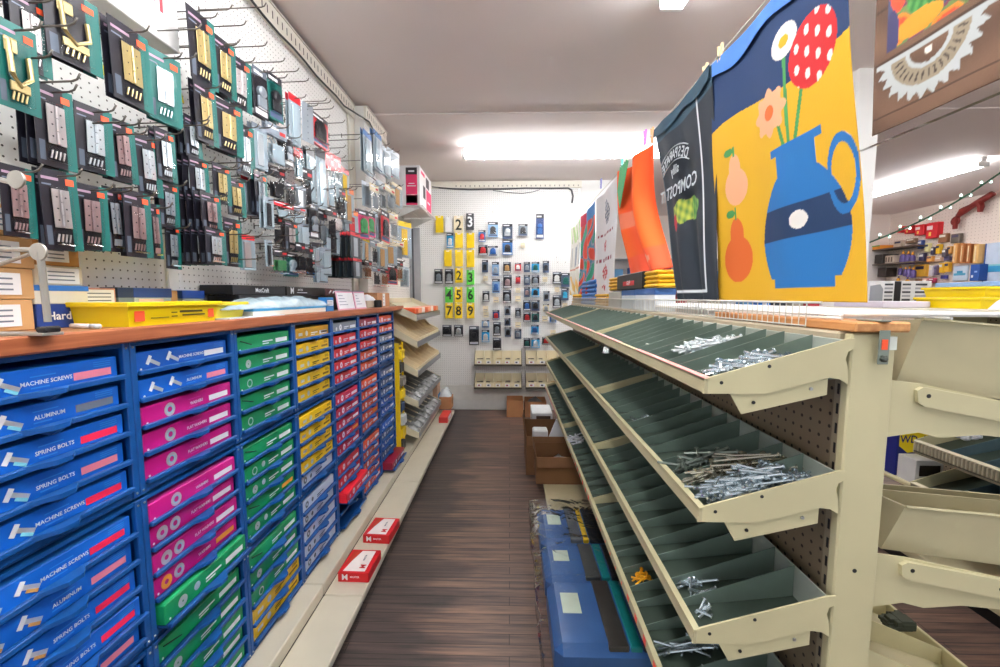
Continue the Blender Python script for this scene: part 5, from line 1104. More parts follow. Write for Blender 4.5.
# ------------------------------------------------------------------ towels pegged on a line above the right shelf unit
def sm(a, b_, x):
    t = max(0, min(1, (x-a)/(b_-a))) if a != b_ else float(x >= a)
    return t*t*(3-2*t)
def mixc(a, b_, t): return tuple(a[i]*(1-t)+b_[i]*t for i in range(3))
def C(h): return lin(h)[:3]
XT = 0.64
def towel(name, label, y0, y1, ztop, zbot, paint, nu, nv, fold=0.008, seed=1, shape=None, extra=None, thick=0.0012, xoff=0.0):
    """cloth hung on the line; s runs from the near side edge to the far one, t from the line down"""
    rr = random.Random(seed); ph = [rr.uniform(0, 6.28) for _ in range(4)]
    def P(s, t):
        a = fold*(0.35+0.65*t)
        x = XT+xoff-0.004+a*(math.sin(s*9+ph[0])+0.6*math.sin(s*17+ph[1]+t*1.2))+0.004*math.sin(t*7+ph[2])
        y = y0+(y1-y0)*s; z = ztop+(zbot-ztop)*t-0.012*math.sin(PI*s)*(1-t)
        if shape: return shape(s, t, x, y, z)
        return (x, y, z)
    me = bpy.data.meshes.new(name); n1 = (nu+1)*(nv+1)
    vs = []; cl = []
    for side in (0, 1):
        for j in range(nv+1):
            for i in range(nu+1):
                s, t = i/nu, j/nv; x, y, z = P(s, t); vs.append((x+(thick if side else 0)-XT, y-y0, z-ztop)); cl.append(paint(s, t))
    fs = []
    for j in range(nv):
        for i in range(nu):
            a = j*(nu+1)+i; q = (a, a+1, a+nu+2, a+nu+1); fs.append(q); fs.append(tuple(n1+k for k in reversed(q)))
    bd = [i for i in range(nu+1)]+[j*(nu+1)+nu for j in range(1, nv+1)]+[nv*(nu+1)+i for i in range(nu-1, -1, -1)]+[j*(nu+1) for j in range(nv-1, 0, -1)]
    for k in range(len(bd)): a, b_ = bd[k], bd[(k+1) % len(bd)]; fs.append((b_, a, n1+a, n1+b_))
    me.from_pydata(vs, [], fs); me.polygons.foreach_set('use_smooth', [True]*len(fs))
    at_ = me.color_attributes.new('print', 'FLOAT_COLOR', 'POINT'); flat = []
    for c in cl: flat += [c[0], c[1], c[2], 1.0]
    at_.data.foreach_set('color', flat); me.materials.append(vcol()); me.update()
    r = root(name, label, 'towel', (XT, y0, ztop)); o = bpy.data.objects.new('cloth', me); COL.objects.link(o); o.parent = r
    if extra: extra(r, P)
    return r
def flap(r, P, col, depth, n=24):
    """the strip folded back over the line"""
    mb = MB(); vs = []; m = M(col, 0.8)
    for i in range(n+1):
        s = i/n; d = depth*(0.8+0.2*math.sin(s*11)); x, y, z = P(s, 0)
        x2, _, z2 = P(s, d); vs += [(x-0.004, y, z+0.004), (x2-0.007, y, z2)]
    mb.add(vs, [(2*i, 2*i+1, 2*i+3, 2*i+2) for i in range(n)], m)
    k = len(vs); mb.add([(x-0.0015, y, z) for x, y, z in vs], [(2*i+2, 2*i+3, 2*i+1, 2*i) for i in range(n)], m)
    mb.build('folded_edge', r, smooth=True)
def disc(s, t, cs, ct, rs, rt): return ((s-cs)/rs)**2+((t-ct)/rt)**2
# 1: plain stand-in with a blue jug and red spotted cap of petals on yellow under a navy band
NAVY, YELC, BLU, BLD, REDC, PEACH, ORC, WHC = C('16345e'), C('cfa018'), C('1768a8'), C('0e2f56'), C('bf1c22'), C('dba27c'), C('cc5f22'), C('dcd8d2')
def paint1(s, t):
    # a plain still life: blue jug of round flowers and two pears; s runs 0 near .. 1 far
    c = YELC
    if t < 0.30+0.02*math.sin(s*6): c = NAVY
    GR = C('3f8a4a')
    for (cs, ct) in ((0.20, 0.24), (0.42, 0.34), (0.34, 0.16)):
        if ct < t < 0.6 and abs(s-(cs+(0.33-cs)*(t-ct)/(0.6-ct))) < 0.010: c = GR
    if disc(s, t, 0.34, 0.17, 0.08, 0.055) < 1: c = WHC
    if disc(s, t, 0.34, 0.17, 0.03, 0.02) < 1: c = YELC
    a = math.atan2((t-0.37)/0.085, (s-0.45)/0.12)
    if disc(s, t, 0.45, 0.37, 0.12, 0.085) < 0.8+0.2*math.cos(a*8): c = PEACH
    if disc(s, t, 0.45, 0.37, 0.035, 0.025) < 1: c = ORC
    if disc(s, t, 0.18, 0.27, 0.13, 0.11) < 1:
        c = REDC; gs, gt = (s*17) % 1-0.5, ((t*15)+(int(s*17) % 2)*0.5) % 1-0.5
        if gs*gs+gt*gt < 0.055: c = WHC
    # jug with rim, handle and foot
    cs = 0.31; w = -1
    if 0.50 < t < 0.53: w = 0.15
    elif 0.53 <= t < 0.60: w = 0.11
    elif 0.60 <= t < 0.93: w = 0.11+0.15*math.sin(PI*(t-0.60)/0.40)**0.8
    elif 0.93 <= t < 0.96: w = 0.17
    if abs(s-cs) < w: c = BLU if 0.70 > t or t > 0.80 else BLD
    dh = disc(s, t, 0.075, 0.66, 0.075, 0.11)
    if 0.55 < dh < 1 and s < 0.16: c = BLU
    if disc(s, t, 0.31, 0.75, 0.05, 0.028) < 1: c = WHC
    for (ps, pt, q) in ((0.78, 0.56, 0.8), (0.80, 0.84, 1.0)):
        if disc(s, t, ps, pt, 0.13*q, 0.09*q) < 1 or disc(s, t, ps, pt-0.09*q, 0.065*q, 0.07*q) < 1: c = ORC if q == 1.0 else PEACH
        if abs(s-ps) < 0.008 and pt-0.2*q < t < pt-0.15*q: c = GR
        if disc(s, t, ps+0.05, pt-0.18*q, 0.045, 0.016) < 1: c = GR
    return c
towel('hanging_towel', 'large yellow and navy towel printed with a blue jug, flowers and pears', 0.875, 1.40, 2.235, 1.50, paint1, 230, 300, 0.005, 3, lambda s, t, x, y, z: (x, y-0.115*t, z), extra=lambda r, P: flap(r, P, '4a7fd0', 0.085))
# 2: black compost towel
def paint2(s, t):
    c = C('232c36')
    if t < 0.09: c = C('2f4c5c')
    if 0.225 < s < 0.24 and t > 0.03 and t < 0.965: c = C('d8dde0')
    if 0.955 < t < 0.965 and s > 0.225: c = C('d8dde0')
    if s > 0.985 : c = C('4a5662')
    d = disc(s, t, 0.60, 0.55, 0.28, 0.06)+0.25*math.sin(s*31)*math.sin(t*60)
    if d < 1:
        h = math.sin(s*60+t*30)*math.sin(t*80-s*20)
        c = mixc(C('b9c04a'), C('4c7a3a'), 0.5+0.5*h)
        if s < 0.5: c = mixc(C('3f7c3c'), C('7fae50'), 0.5+0.5*h)
    if disc(s, t, 0.80, 0.60, 0.075, 0.05) < 1: c = C('b32636')
    return c
def extra2(r, P):
    flap(r, P, '2b4a5c', 0.07)
    mb = MB()
    def put(body, size, s, t, rot=0.0, sx=1.0):
        x, y, z = P(s, t); x = XT-0.024
        # lettering printed on the other face, so it reads backwards from this side: readable from +X
        mt = Matrix.Translation((x, y, z)) @ Matrix.Rotation(rot, 4, 'X') @ FACE_PX
        mb.text(body, size, mt, M('c3ccd2', 0.8), sx)
    put('COMPOST IT', 0.066, 0.60, 0.44, 0.0, 0.86); put('silly', 0.05, 0.60, 0.33)
    for i, ch in enumerate('DESPARATE'):
        q = (i-4)/4; put(ch, 0.05, 0.60+q*0.23, 0.245+0.045*q*q, -q*0.5)
    vv = []
    mb.build('lettering', r)
    mb = MB()
    for o_, rad in ((0.0, 0.0), (0.075, 0.0)):
        pts = []
        for k in range(15):
            q = (k-7)/7; x, y, z = P(0.60+q*0.27, 0.205+o_+0.05*q*q); pts.append((XT-0.0235, y, z))
        mb.tube(pts, 0.0022, M('c3ccd2', 0.8), 4)
    mb.build('banner_outline', r)
towel('hanging_towel', 'black towel with mirrored white compost lettering and vegetables', 1.385, 1.905, 2.235, 1.50, paint2, 110, 160, 0.008, 5, lambda s, t, x, y, z: (x+0.006*math.sin(s*16)*t, y-t*(0.12+0.20*s), z), extra=extra2)
# 3: orange
def paint3(s, t):
    c = mixc(C('f2641c'), C('e8501a'), 0.5+0.5*math.sin(s*9+t*4))
    if 0.40 < t < 0.56 and s > 0.62: c = C('e07858')
    if disc(s, t, 0.4, 0.74, 0.10, 0.07) < 1: c = C('f6923c')
    if t > 0.82: c = mixc(c, C('f0563e'), 0.6)
    if disc(s, t, 0.25, 0.9, 0.06, 0.03) < 1: c = C('e89a80')
    return c
def shape3(s, t, x, y, z):
    y = 2.215+(s-0.5)*(0.50-0.05*math.sin(t*PI))-0.22*t*t+0.02*math.sin(t*5)
    return (x+0.02*math.sin(s*11+t*3), y, z+0.03*(1-s)*t)
towel('hanging_towel', 'bright orange towel sweeping towards the black one', 1.95, 2.48, 2.225, 1.60, paint3, 60, 80, 0.014, 8, shape3)
mb = MB()
for k in range(5): mb.ext([(0.60, 2.2+0.03*k, 2.2), (0.60, 2.24+0.03*k, 2.22), (0.604, 2.38+0.01*k, 2.02+0.02*k), (0.604, 2.36+0.01*k, 2.0+0.02*k)], (0.003, 0, 0), M('3fae6a', 0.7))
mb.thing('green_scarf', 'small green cloth pegged over the top of the orange towel', 'cloth', (0.63, 2.2, 2.1))
# 4: white with red prints
def paint4(s, t):
    c = C('e9e9ec')
    for (cs, ct, rs, rt, col) in ((0.45, 0.22, 0.14, 0.10, '5a6478'), (0.5, 0.13, 0.08, 0.05, '6a7c96'), (0.5, 0.52, 0.10, 0.06, 'c43a50'), (0.45, 0.78, 0.18, 0.08, 'c8404c'), (0.5, 0.92, 0.14, 0.03, 'c8404c')):
        if disc(s, t, cs, ct, rs, rt) < 1 and math.sin(s*70)*math.sin(t*90) > -0.25: c = C(col)
    for (ct) in (0.41, 0.655):
        if abs(t-ct) < 0.012 and (s*9) % 1 < 0.55 and 0.12 < s < 0.88: c = C('902c44')
    return c
towel('hanging_towel', 'white towel with red and grey prints beside the orange one', 2.55, 3.15, 2.225, 1.52, paint4, 60, 90, 0.01, 11)
def paint5(s, t):
    c = C('4d86a4'); h = math.sin(s*14+3*math.sin(t*11))+math.sin(t*17-s*9)
    if h > 0.35: c = C('d8452f')
    elif h > 0.05: c = C('e8725a')
    elif h < -1.1: c = C('2f9a78')
    elif h < -0.6: c = C('8a96ac')
    if t < 0.14: c = C('3d7fc0') if s < 0.6 else C('c8284a')
    return c
towel('hanging_towel', 'towel patterned with red and blue flowers beyond the white one', 3.2, 3.8, 2.225, 1.53, paint5, 60, 90, 0.012, 13)
def paint6(s, t):
    c = C('efefe8')
    if t < 0.25 and math.sin(s*20+t*13) > 0.1: c = C('b8d49a')
    if 0.3 < t < 0.6 and (s*4) % 1 < 0.3: c = C('9aa4b4')
    if t > 0.72 and math.sin(s*13+t*21) > 0.2: c = C('ecc878')
    if 0.62 < t < 0.64: c = C('d07a5a')
    return c
towel('hanging_towel', 'pale towel with soft yellow and green print, farthest on the line', 3.86, 4.4, 2.22, 1.53, paint6, 40, 60, 0.012, 17)
# 0: wrapped towel with rustic boards, vegetables and a saw-toothed badge
def paint0(s, t):
    y = 0.38+0.388*s; z = 2.36-0.565*t
    g_ = 0.5+0.5*math.sin(z*60+3*math.sin(y*12)); c = mixc(C('7a5c48'), C('604636'), g_)
    if ((z+0.28*0) * 11) % 1 < 0.05: c = C('4a352a')
    if z > 1.925 and 0.47 < y < 0.745:
        h = math.sin(y*60+z*30)+math.sin(z*75-y*35)
        c = C('4a5478')
        if h > 1.0: c = C('e4502e')
        elif h > 0.5: c = C('e8862c')
        elif h > 0.0: c = C('6f8a4c')
        elif h > -0.5: c = C('7c3c58')
        if disc(y, z, 0.725, 2.08, 0.022, 0.10) < 1: c = C('ea5030')
        if disc(y, z, 0.665, 1.985, 0.045, 0.035) < 1: c = mixc(C('2f7a3c'), C('58a050'), 0.5+0.5*math.sin(y*400+z*150))
        if disc(y, z, 0.69, 1.945, 0.04, 0.018) < 1: c = C('e79a2c')
        if disc(y, z, 0.735, 1.95, 0.012, 0.04) < 1: c = C('43426c')
    dx, dy = (y-0.672)/0.088, (1.905-z)/0.085
    if abs(z-1.905) < 0.0035 and 0.57 < y < 0.763: return C('bcc2c2')
    if dy > 0:
        r_ = math.hypot(dx, dy); a = math.atan2(dy, dx); tooth = abs(((a*13/PI) % 1)-0.5)*2
        if r_ < 0.84+0.16*tooth and r_ > 0.72: return C('bcc2c2')
        if 0.36 < r_ < 0.44: return C('bcc2c2')
        if 0.44 <= r_ <= 0.72: return C('9c8e78') if (a*16/PI) % 1 > 0.3 or r_ < 0.5 or r_ > 0.66 else C('4b4038')
        if r_ <= 0.36 and disc(dx, dy, 0.0, 0.16, 0.07, 0.07) < 1: return C('efe8dc')
    return c
def extra0(r, P):
    mb = MB(); mb.ext([(XT-0.006, 0.4, 2.3), (XT-0.006, 0.812, 2.3), (XT-0.006, 0.80, 1.775), (XT-0.006, 0.4, 1.775)], (0.009, 0, 0), clearmat('bag_film', 0.07, rough=0.12, crinkle=0.2)); mb.build('clear_wrapper', r)
def shape0(s, t, x, y, z): 
    zz = z
    return (XT+(x-XT)*0.4+0.004, y+0.035-0.02*t, zz)
towel('wrapped_towel', 'towel in clear wrapper with brown boards, vegetables and a saw-toothed badge', 0.38, 0.768, 2.36, 1.795, lambda s, t: paint0(1-(1-s), t), 170, 220, 0.003, 2, shape0, extra0)
MB().tube([(XT, 0.2+0.2*k, 2.262-0.045*math.sin(PI*min(1, k/20.0))*0.4) for k in range(21)], 0.0022, M('d8d4c8', 0.7), 5).thing('clothes_line', 'thin pale line carrying the row of towels', 'line', (XT, 2.2, 2.25))
def peg(u, v, col, label):
    p = at(u, v, X=XT-0.004); r = root('clothespin', label, 'clothespin', tuple(p), 0, 'clothespins on the towel line'); m = M(col, 0.6)
    for s in (-1, 1): MB().ext([(p.x-0.004, p.y+s*0.002, p.z-0.03), (p.x-0.004, p.y+s*0.007, p.z-0.03), (p.x-0.004, p.y+s*0.014, p.z+0.035), (p.x-0.004, p.y+s*0.008, p.z+0.035)], (0.008, 0, 0), m).build('prong', r)
    MB().tube([(p.x-0.006, p.y-0.006, p.z), (p.x-0.006, p.y+0.006, p.z)], 0.003, STEEL, 6).build('spring', r)
peg(705, 76, 'e2c9a0', 'wooden clothespin at the near top corner of the black towel'); peg(720, 57, 'e2c9a0', 'wooden clothespin at the far top corner of the yellow towel')
peg(645, 138, 'c86ad0', 'pink clothespin at the top of the orange towel'); peg(652, 136, 'e2a070', 'pale clothespin where orange and black towels meet'); peg(622, 165, '6ad0c0', 'teal clothespin between white and orange towels')
peg(601, 184, '8a8fd0', 'violet clothespin between the flowered and white towels')

# ------------------------------------------------------------------ right side: bins on the far face of the shelf unit
K = 0.00183
def xz(u, v): return (0.353+(u-703)*K, 1.51-(v-297)*K)
def rbin(i, label):
    dz = -0.333*i
    r = root('metal_bin', label, 'bin', (0.9, 0.8, 1.37+dz), 0, 'beige bins on the right face of the shelf unit')
    y = YN+0.06; x0, x1 = 0.785, 1.16; z0 = 1.345+dz-0.005; z1 = 1.468+dz-0.038*i; t = 0.003
    # flared box: front face leaning to the viewer, left side seen from the aisle
    A = [(0.745, y, z0), (x1, y, z0-0.055), (x1, y+0.17, z0-0.055), (0.745, y+0.17, z0)]
    B = [(0.782, y-0.004, z1), (x1+0.03, y-0.004, z1-0.035), (x1+0.03, y+0.15, z1-0.05), (0.782, y+0.15, z1-0.015)]
    mb = MB()
    vs = A+B+[(p[0]*0.99+0.01, y+0.005 if k < 2 else p[1]-0.005, p[2]+0.004) for k, p in enumerate(A)]+[(p[0]+(0.005 if k in (0, 3) else -0.005), p[1]+(0.005 if k < 2 else -0.005), p[2]) for k, p in enumerate(B)]
    fs = [(3, 2, 1, 0), (8, 9, 10, 11)]
    for k in range(4): a, b_ = k, (k+1) % 4; fs += [(a, b_, 4+b_, 4+a), (8+b_, 8+a, 12+a, 12+b_), (4+a, 4+b_, 12+b_, 12+a)]
    mb.add(vs, fs, GMD); mb.build('body', r)
    MB().ext([(0.75, y+0.1, z0+0.004), (x1-0.01, y+0.1, z0-0.05), (x1+0.02, y+0.1, z1-0.045), (0.782, y+0.1, z1-0.01)], (0, 0.003, 0), GMD).build('divider', r)
    MB().tube([(0.782, y-0.005, z1), (x1+0.03, y-0.005, z1-0.035)], 0.003, GM, 6).build('rolled_edge', r)
    # bracket arm
    r = root('cantilever_rail', 'beige bracket arm under the %s on the right side' % ('upper metal bin' if i == 0 else 'lower metal bin'), 'bracket', (0.75, YN, 1.3+dz), 0)
    P = [(0.689, 1.37), (0.75, 1.362), (1.12, 1.285), (1.12, 1.215), (0.93, 1.262), (0.86, 1.268), (0.79, 1.262), (0.75, 1.272), (0.689, 1.262)]
    MB().ext([(x, YN+0.012, z+dz-0.01) for x, z in P], (0, 0.004, 0), GM).build('arm_plate', r)
    P = [(0.735, 1.352), (0.745, 1.358), (1.12, 1.288), (1.12, 1.25), (0.75, 1.322), (0.738, 1.33)]
    MB().ext([(x, YN+0.004, z+dz-0.01) for x, z in P], (0, 0.0075, 0), GM).build('raised_flange', r)
    for (x, z) in ((0.755, 1.342), (0.92, 1.308)): MB().lathe([(0.004, 0), (0.004, 0.0008)], BLACK, 8, (x, YN+0.004, z+dz-0.01), Matrix.Rotation(PI/2, 4, 'X')).build('screw', r)
rbin(0, 'big beige metal bin at the top right beside the end cover'); rbin(1, 'big beige metal bin below the upper one on the right')
# lowest right tray with cream dividers
r = root('bin_tray', 'lowest beige tray on the right face with small plants of dust and dark parts', 'bin tray', (0.9, 1.5, 0.62)); r['label'] = 'lowest beige tray on the right face of the shelf unit'
a, b_ = YN+0.05, 2.2
MB().ext([(0.70, a, 0.74), (1.05, a, 0.62), (1.05, a, 0.615), (0.70, a, 0.735)], (0, b_-a, 0), GMD).build('tray_floor', r)
MB().cbox(1.05, 1.058, a, b_, 0.60, 0.662, 0.002, GM).build('front_lip', r)
for k in range(9):
    y = a+0.15*k+0.01; MB().ext([(0.71, y, 0.735), (1.048, y, 0.62), (1.048, y, 0.658), (0.71, y, 0.80)], (0, 0.003, 0), M('cfc69c', 0.45)).build('divider', r)
for (x, y) in ((0.93, 1.12), (0.99, 1.02)):
    rr = random.Random(int(x*100)); mb = MB()
    for j in range(24): mb.cbox(x+rr.uniform(-.03, .02), x+rr.uniform(.021, .04), y+rr.uniform(-.02, 0), y+rr.uniform(.005, .03), 0.665+rr.random()*0.01, 0.672+rr.random()*0.02, 0.001, M('353a2a', 0.7))
    mb.thing('loose_parts', 'dark clump of loose parts in the lowest right tray', 'parts', (x, y, 0.665), kind='stuff')

# opposite gondola across the right aisle
g = root('shelving_unit', 'beige shelf unit across the right aisle with ribbed tray edges', 'shelf unit', (2.7, 1.6, 0))
XG = 2.62
MB().box(XG, XG+0.02, 0.6, 2.75, 0.1, 1.46, pegmat('dark_beige_pegboard', 'a39a86', '2b221a', (1, 2), rad=0.16)).build('perforated_panel', g)
MB().cbox(2.2, XG, 0.6, 2.75, 0.08, 0.13, 0.004, GMD).build('base_deck', g); MB().box(2.24, XG, 0.6, 2.75, 0, 0.08, BLACK).build('toe_kick', g)
MB().cbox(2.05, XG+0.02, 0.6, 2.75, 1.43, 1.45, 0.004, M('cfcab8', 0.45)).build('top_shelf', g)
MB().cbox(2.25, XG, 2.28, 2.75, 0.44, 0.462, 0.004, GM).build('side_ledge', g)
MB().ext([(2.08, 2.34, 1.429), (XG, 2.34, 1.429), (XG, 2.34, 1.3)], (0, 0.01, 0), GM).build('shelf_bracket', g)
RIB = M('8f8a78', 0.4, 0.3)
for i, (zl, xl) in enumerate(((0.735, 2.2), (0.50, 2.2))):
    r = root('bin_tray', ['upper', 'lower'][i]+' tray of green dividers with ribbed edge across the right aisle', 'bin tray', (xl, 1.5, zl)); ya, yb = 0.65, 2.25
    MB().ext([(xl, ya, zl-0.06), (XG-0.01, ya, zl+0.05), (XG-0.01, ya, zl+0.055), (xl, ya, zl-0.055)], (0, yb-ya, 0), GREEND).build('tray_floor', r)
    MB().cbox(xl-0.004, xl+0.03, ya, yb, zl-0.006, zl, 0.002, M('e6dfc4', 0.4)).build('front_lip', r)
    mb = MB(); mb.box(xl, xl+0.004, ya, yb, zl-0.07, zl-0.006, RIB)
    if i == 0:
        y = ya
        while y < yb: mb.box(xl-0.008, xl, y, y+0.008, zl-0.05, zl-0.008, M('b8b09a', 0.4, 0.3)); y += 0.018
    mb.build('ribbed_face', r)
    MB().ext([(xl, yb, zl-0.07), (XG-0.01, yb, zl), (XG-0.01, yb, zl+0.14), (xl, yb, zl)], (0, 0.004, 0), GM).build('end_wall', r)
    for k in range(10): MB().ext([(xl+0.03, ya+0.15*k+0.1, zl-0.05), (XG-0.012, ya+0.15*k+0.06, zl+0.05), (XG-0.012, ya+0.15*k+0.06, zl+0.13), (xl+0.03, ya+0.15*k+0.1, zl-0.004)], (0, 0.003, 0), M('5c7680', 0.4, 0.3)).build('divider', r)
def atp(u, v, X): return at(u, v, X=X)
r = carton('product_box', 2.27, 2.5, 2.42, 2.60, 0.4625, 0.77, M('17227a', 0.45), 'dark blue box with a yellow shield reading WD-40', face='y')
mb = MB(); mb.ext([(2.28, 2.4185, 0.73), (2.28, 2.4185, 0.64), (2.33, 2.4185, 0.60), (2.46, 2.4185, 0.62), (2.46, 2.4185, 0.74)], (0, 0.001, 0), M('f2d814', 0.5)); mb.build('yellow_shield', r)
mb = MB(); mb.text('WD-40', 0.062, tx_my(2.37, 2.4178, 0.68), M('1b2470', 0.5), 0.9); mb.build('lettering', r)
r = carton('product_box', 2.27, 2.42, 2.30, 2.41, 0.4625, 0.60, M('d4d6d8', 0.45), 'white and black patterned box in front of the blue box', face='y', lab=(0.12, 0.88, 0.35, 0.8, BLACK))
crumple('plastic_bag', 'grey plastic bag lying on top of the blue box', 2.28, 2.49, 2.43, 2.59, 0.7705, 0.84, M('8a8d90', 0.2, 0.1, 0.2), 'bag', 12, 6)
for (xx, yy, zz, m, nm, lb) in ((2.28, 1.75, 0.545, 'd8281c', 'red_parts', 'red round parts in the lower tray across the right aisle'), (2.3, 2.1, 0.775, 'c9ccd2', 'bagged_parts', 'bagged silver parts in the upper tray across the right aisle')):
    rr = random.Random(4); mb = MB()
    for j in range(9): mb.lathe([(0.004, 0), (0.018, 0.008), (0.018, 0.02), (0.006, 0.03)], M(m, 0.35), 10, (xx+rr.uniform(0, .08), yy+rr.uniform(0, .09), zz+rr.uniform(0, .03)))
    mb.thing(nm, lb, 'parts', (xx, yy, zz), kind='stuff')
MB().cbox(0, 0.09, 0, 0.004, 0, 0.10, 0.001, M('cfd4de', 0.5), T((2.22, 1.62, 0.51), rx=-0.4, rz=0.3)).thing('paper_card', 'small pale leaflet standing in the lower tray across the aisle', 'card', (2.25, 1.62, 0.51))
mb = MB(); mb.cbox(2.26, 2.38, 1.62, 1.66, 0.74, 0.82, 0.004, GM)
for k in range(2): mb.lathe([(0.018, 0), (0.018, 0.001)], M('6f6a58', 0.5), 14, (2.29+0.055*k, 1.6195, 0.78), Matrix.Rotation(PI/2, 4, 'X'))
mb.thing('holed_block', 'cream block with two round holes in the upper tray across the aisle', 'block', (2.3, 1.64, 0.74))
# yellow drawers, board and picture packs on top of the opposite unit
ZO = 1.4505
def ytray(x0, x1, y0, y1, z0, h_, lb):
    tray_thing(x0, x1, y0, y1, z0, h_, lb, 'yellow_tray')
ytray(2.33, 3.35, 2.12, 2.46, ZO, 0.055, 'long yellow plastic tray, lower of the two on the right shelf top'); ytray(2.36, 3.32, 2.13, 2.45, ZO+0.058, 0.052, 'long yellow plastic tray, upper of the two on the right shelf top')
MB().cbox(2.42, 2.9, 2.15, 2.44, ZO+0.1125, ZO+0.138, 0.003, M('8fb4e8', 0.45)).thing('blue_folder', 'pale blue and white flat panel lying on the yellow trays', 'panel', (2.6, 2.3, ZO+0.1125))
mb = MB(); mb.text('STAY BACK', 0.02, tx_my(2.4, 2.118, ZO+0.012), M('c2402a', 0.5)) if False else None
MB().cbox(2.06, 2.32, 2.35, 2.7, ZO, ZO+0.035, 0.004, M('d9d2e2', 0.5)).thing('flat_book', 'flat white and violet booklet pack left of the yellow trays', 'book', (2.2, 2.5, ZO))
crumple('plastic_wrap', 'small white crumpled wrap at the right end of the yellow trays', 2.2, 2.4, 1.85, 2.0, ZO+0.001, ZO+0.08, WHITE, 'wrap', 15, 6)

# ------------------------------------------------------------------ right room: far wall with its goods
XW = XR-0.012
MB().box(XW, XR-0.001, 3.0, YF-0.02, 0.9, 2.96, pegmat('pink_white_pegboard', 'eadcd2', 'b9a79c', (1, 2), pitch=0.05, rad=0.12)).thing('wall_pegboard', 'pale pegboard covering the far right wall', 'pegboard', (XW, 5, 0.9))
def far(u, v0, v1, u1, hexc, name, label, cat, d=0.12, off=0.0, group=None, detail=None):
    a = at(u, v0, X=XW-d-off); b_ = at(u1, v1, X=XW-d-off)
    y0, y1 = min(a.y, b_.y), max(a.y, b_.y); z0, z1 = min(a.z, b_.z), max(a.z, b_.z)
    if y1-y0 < 0.03: y1 = y0+0.03
    r = root(name, label, cat, (XW-d/2, y0, z0), 0, group)
    MB().cbox(XW-d-off, XW-0.001-off, y0, y1, z0, z1, 0.006, M(hexc, 0.55, 0, 0.08, 12)).build('body', r)
    mb = MB(); x = XW-d-off-0.002
    if detail:
        for (a_, c_, e_, f_, hx) in detail: mb.box(x-0.001, x, y1-(y1-y0)*c_, y1-(y1-y0)*a_, z0+(z1-z0)*e_, z0+(z1-z0)*f_, M(hx, 0.5))
        mb.build('printed_face', r)
    return r
RS = 'red packs in a row on the far right wall'
for k, (ua, ub, va, vb) in enumerate(((897, 901, 226, 233), (904, 912, 225, 234), (914, 924, 224, 236), (925, 938, 221.5, 239))):
    far(ua, vb, va, ub, 'd8202c', 'red_pack', 'red pack with white marks on the far right wall', 'pack', 0.1, 0, RS, ((0.1, 0.6, 0.55, 0.8, 'f0d8d8'), (0.3, 0.5, 0.15, 0.4, 'f0d060')))
for (ua, ub, va, vb, nm) in ((872, 913, 250, 251.2, 'upper'), (872, 913, 264.5, 266, 'lower')): 
    a = at(ua, va, X=XW-0.3); b_ = at(ub, va, X=XW-0.3)
    MB().cbox(XW-0.3, XW-0.001, b_.y, a.y, a.z-0.02, a.z, 0.004, M('6a5a50', 0.5)).thing('wall_shelf', 'thin brown shelf, %s one on the far right wall' % nm, 'shelf', (XW-0.15, a.y, a.z))
far(874, 264, 254, 883, '2c2622', 'dark_box', 'dark brown box on the lower far wall shelf', 'box', 0.28); far(884.5, 264, 255, 894, 'b9a898', 'pale_box', 'pale box with slots beside the dark one on the far wall', 'box', 0.28, 0, None, ((0.1, 0.25, 0.2, 0.8, '5a4a40'), (0.4, 0.55, 0.2, 0.8, '5a4a40'), (0.7, 0.85, 0.2, 0.8, '5a4a40')))
far(877, 277, 267.5, 886, '3a302c', 'dark_box', 'dark box hanging under the lower far wall shelf', 'box', 0.2); far(872, 250, 245, 880, 'e8902c', 'orange_box', 'orange flat box with green top on the upper far wall shelf', 'box', 0.28, 0, None, ((0, 1, 0.7, 1.0, '5a9a5a'),))
def bottle(u, vb, vt, body, capc, label, d=0.16):
    b_ = at(u, vb, X=XW-d); t = at(u, vt, X=XW-d); h = t.z-b_.z; rr_ = h*0.2
    r = root('glue_bottle', label, 'bottle', tuple(b_), 0, 'bottles on the far right wall')
    MB().lathe([(rr_, 0), (rr_*1.02, h*0.05), (rr_, h*0.6), (rr_*0.45, h*0.75)], M(body, 0.45), 12, tuple(b_)).build('body', r, True)
    MB().lathe([(rr_*0.45, h*0.75), (rr_*0.4, h*0.9), (rr_*0.15, h)], M(capc, 0.45), 10, tuple(b_)).build('cap', r, True)
for (u, vb, vt) in ((902.5, 264, 251), (907.5, 264, 251), (912, 264, 252), (900, 275, 266), (905, 276, 267), (909, 277, 266), (913, 278, 267)): bottle(u, vb, vt, '5a4a86', 'e8a030', 'violet bottle with orange cap on the far right wall')
for (u, vb, vt) in ((902, 296, 284), (910, 297, 284), (898, 284, 276), (907, 286, 277)): bottle(u, vb, vt, 'e8a52c', '4a3a66', 'orange bottle with dark cap hanging on the far right wall')
P_ = 'small packs on the far right wall'
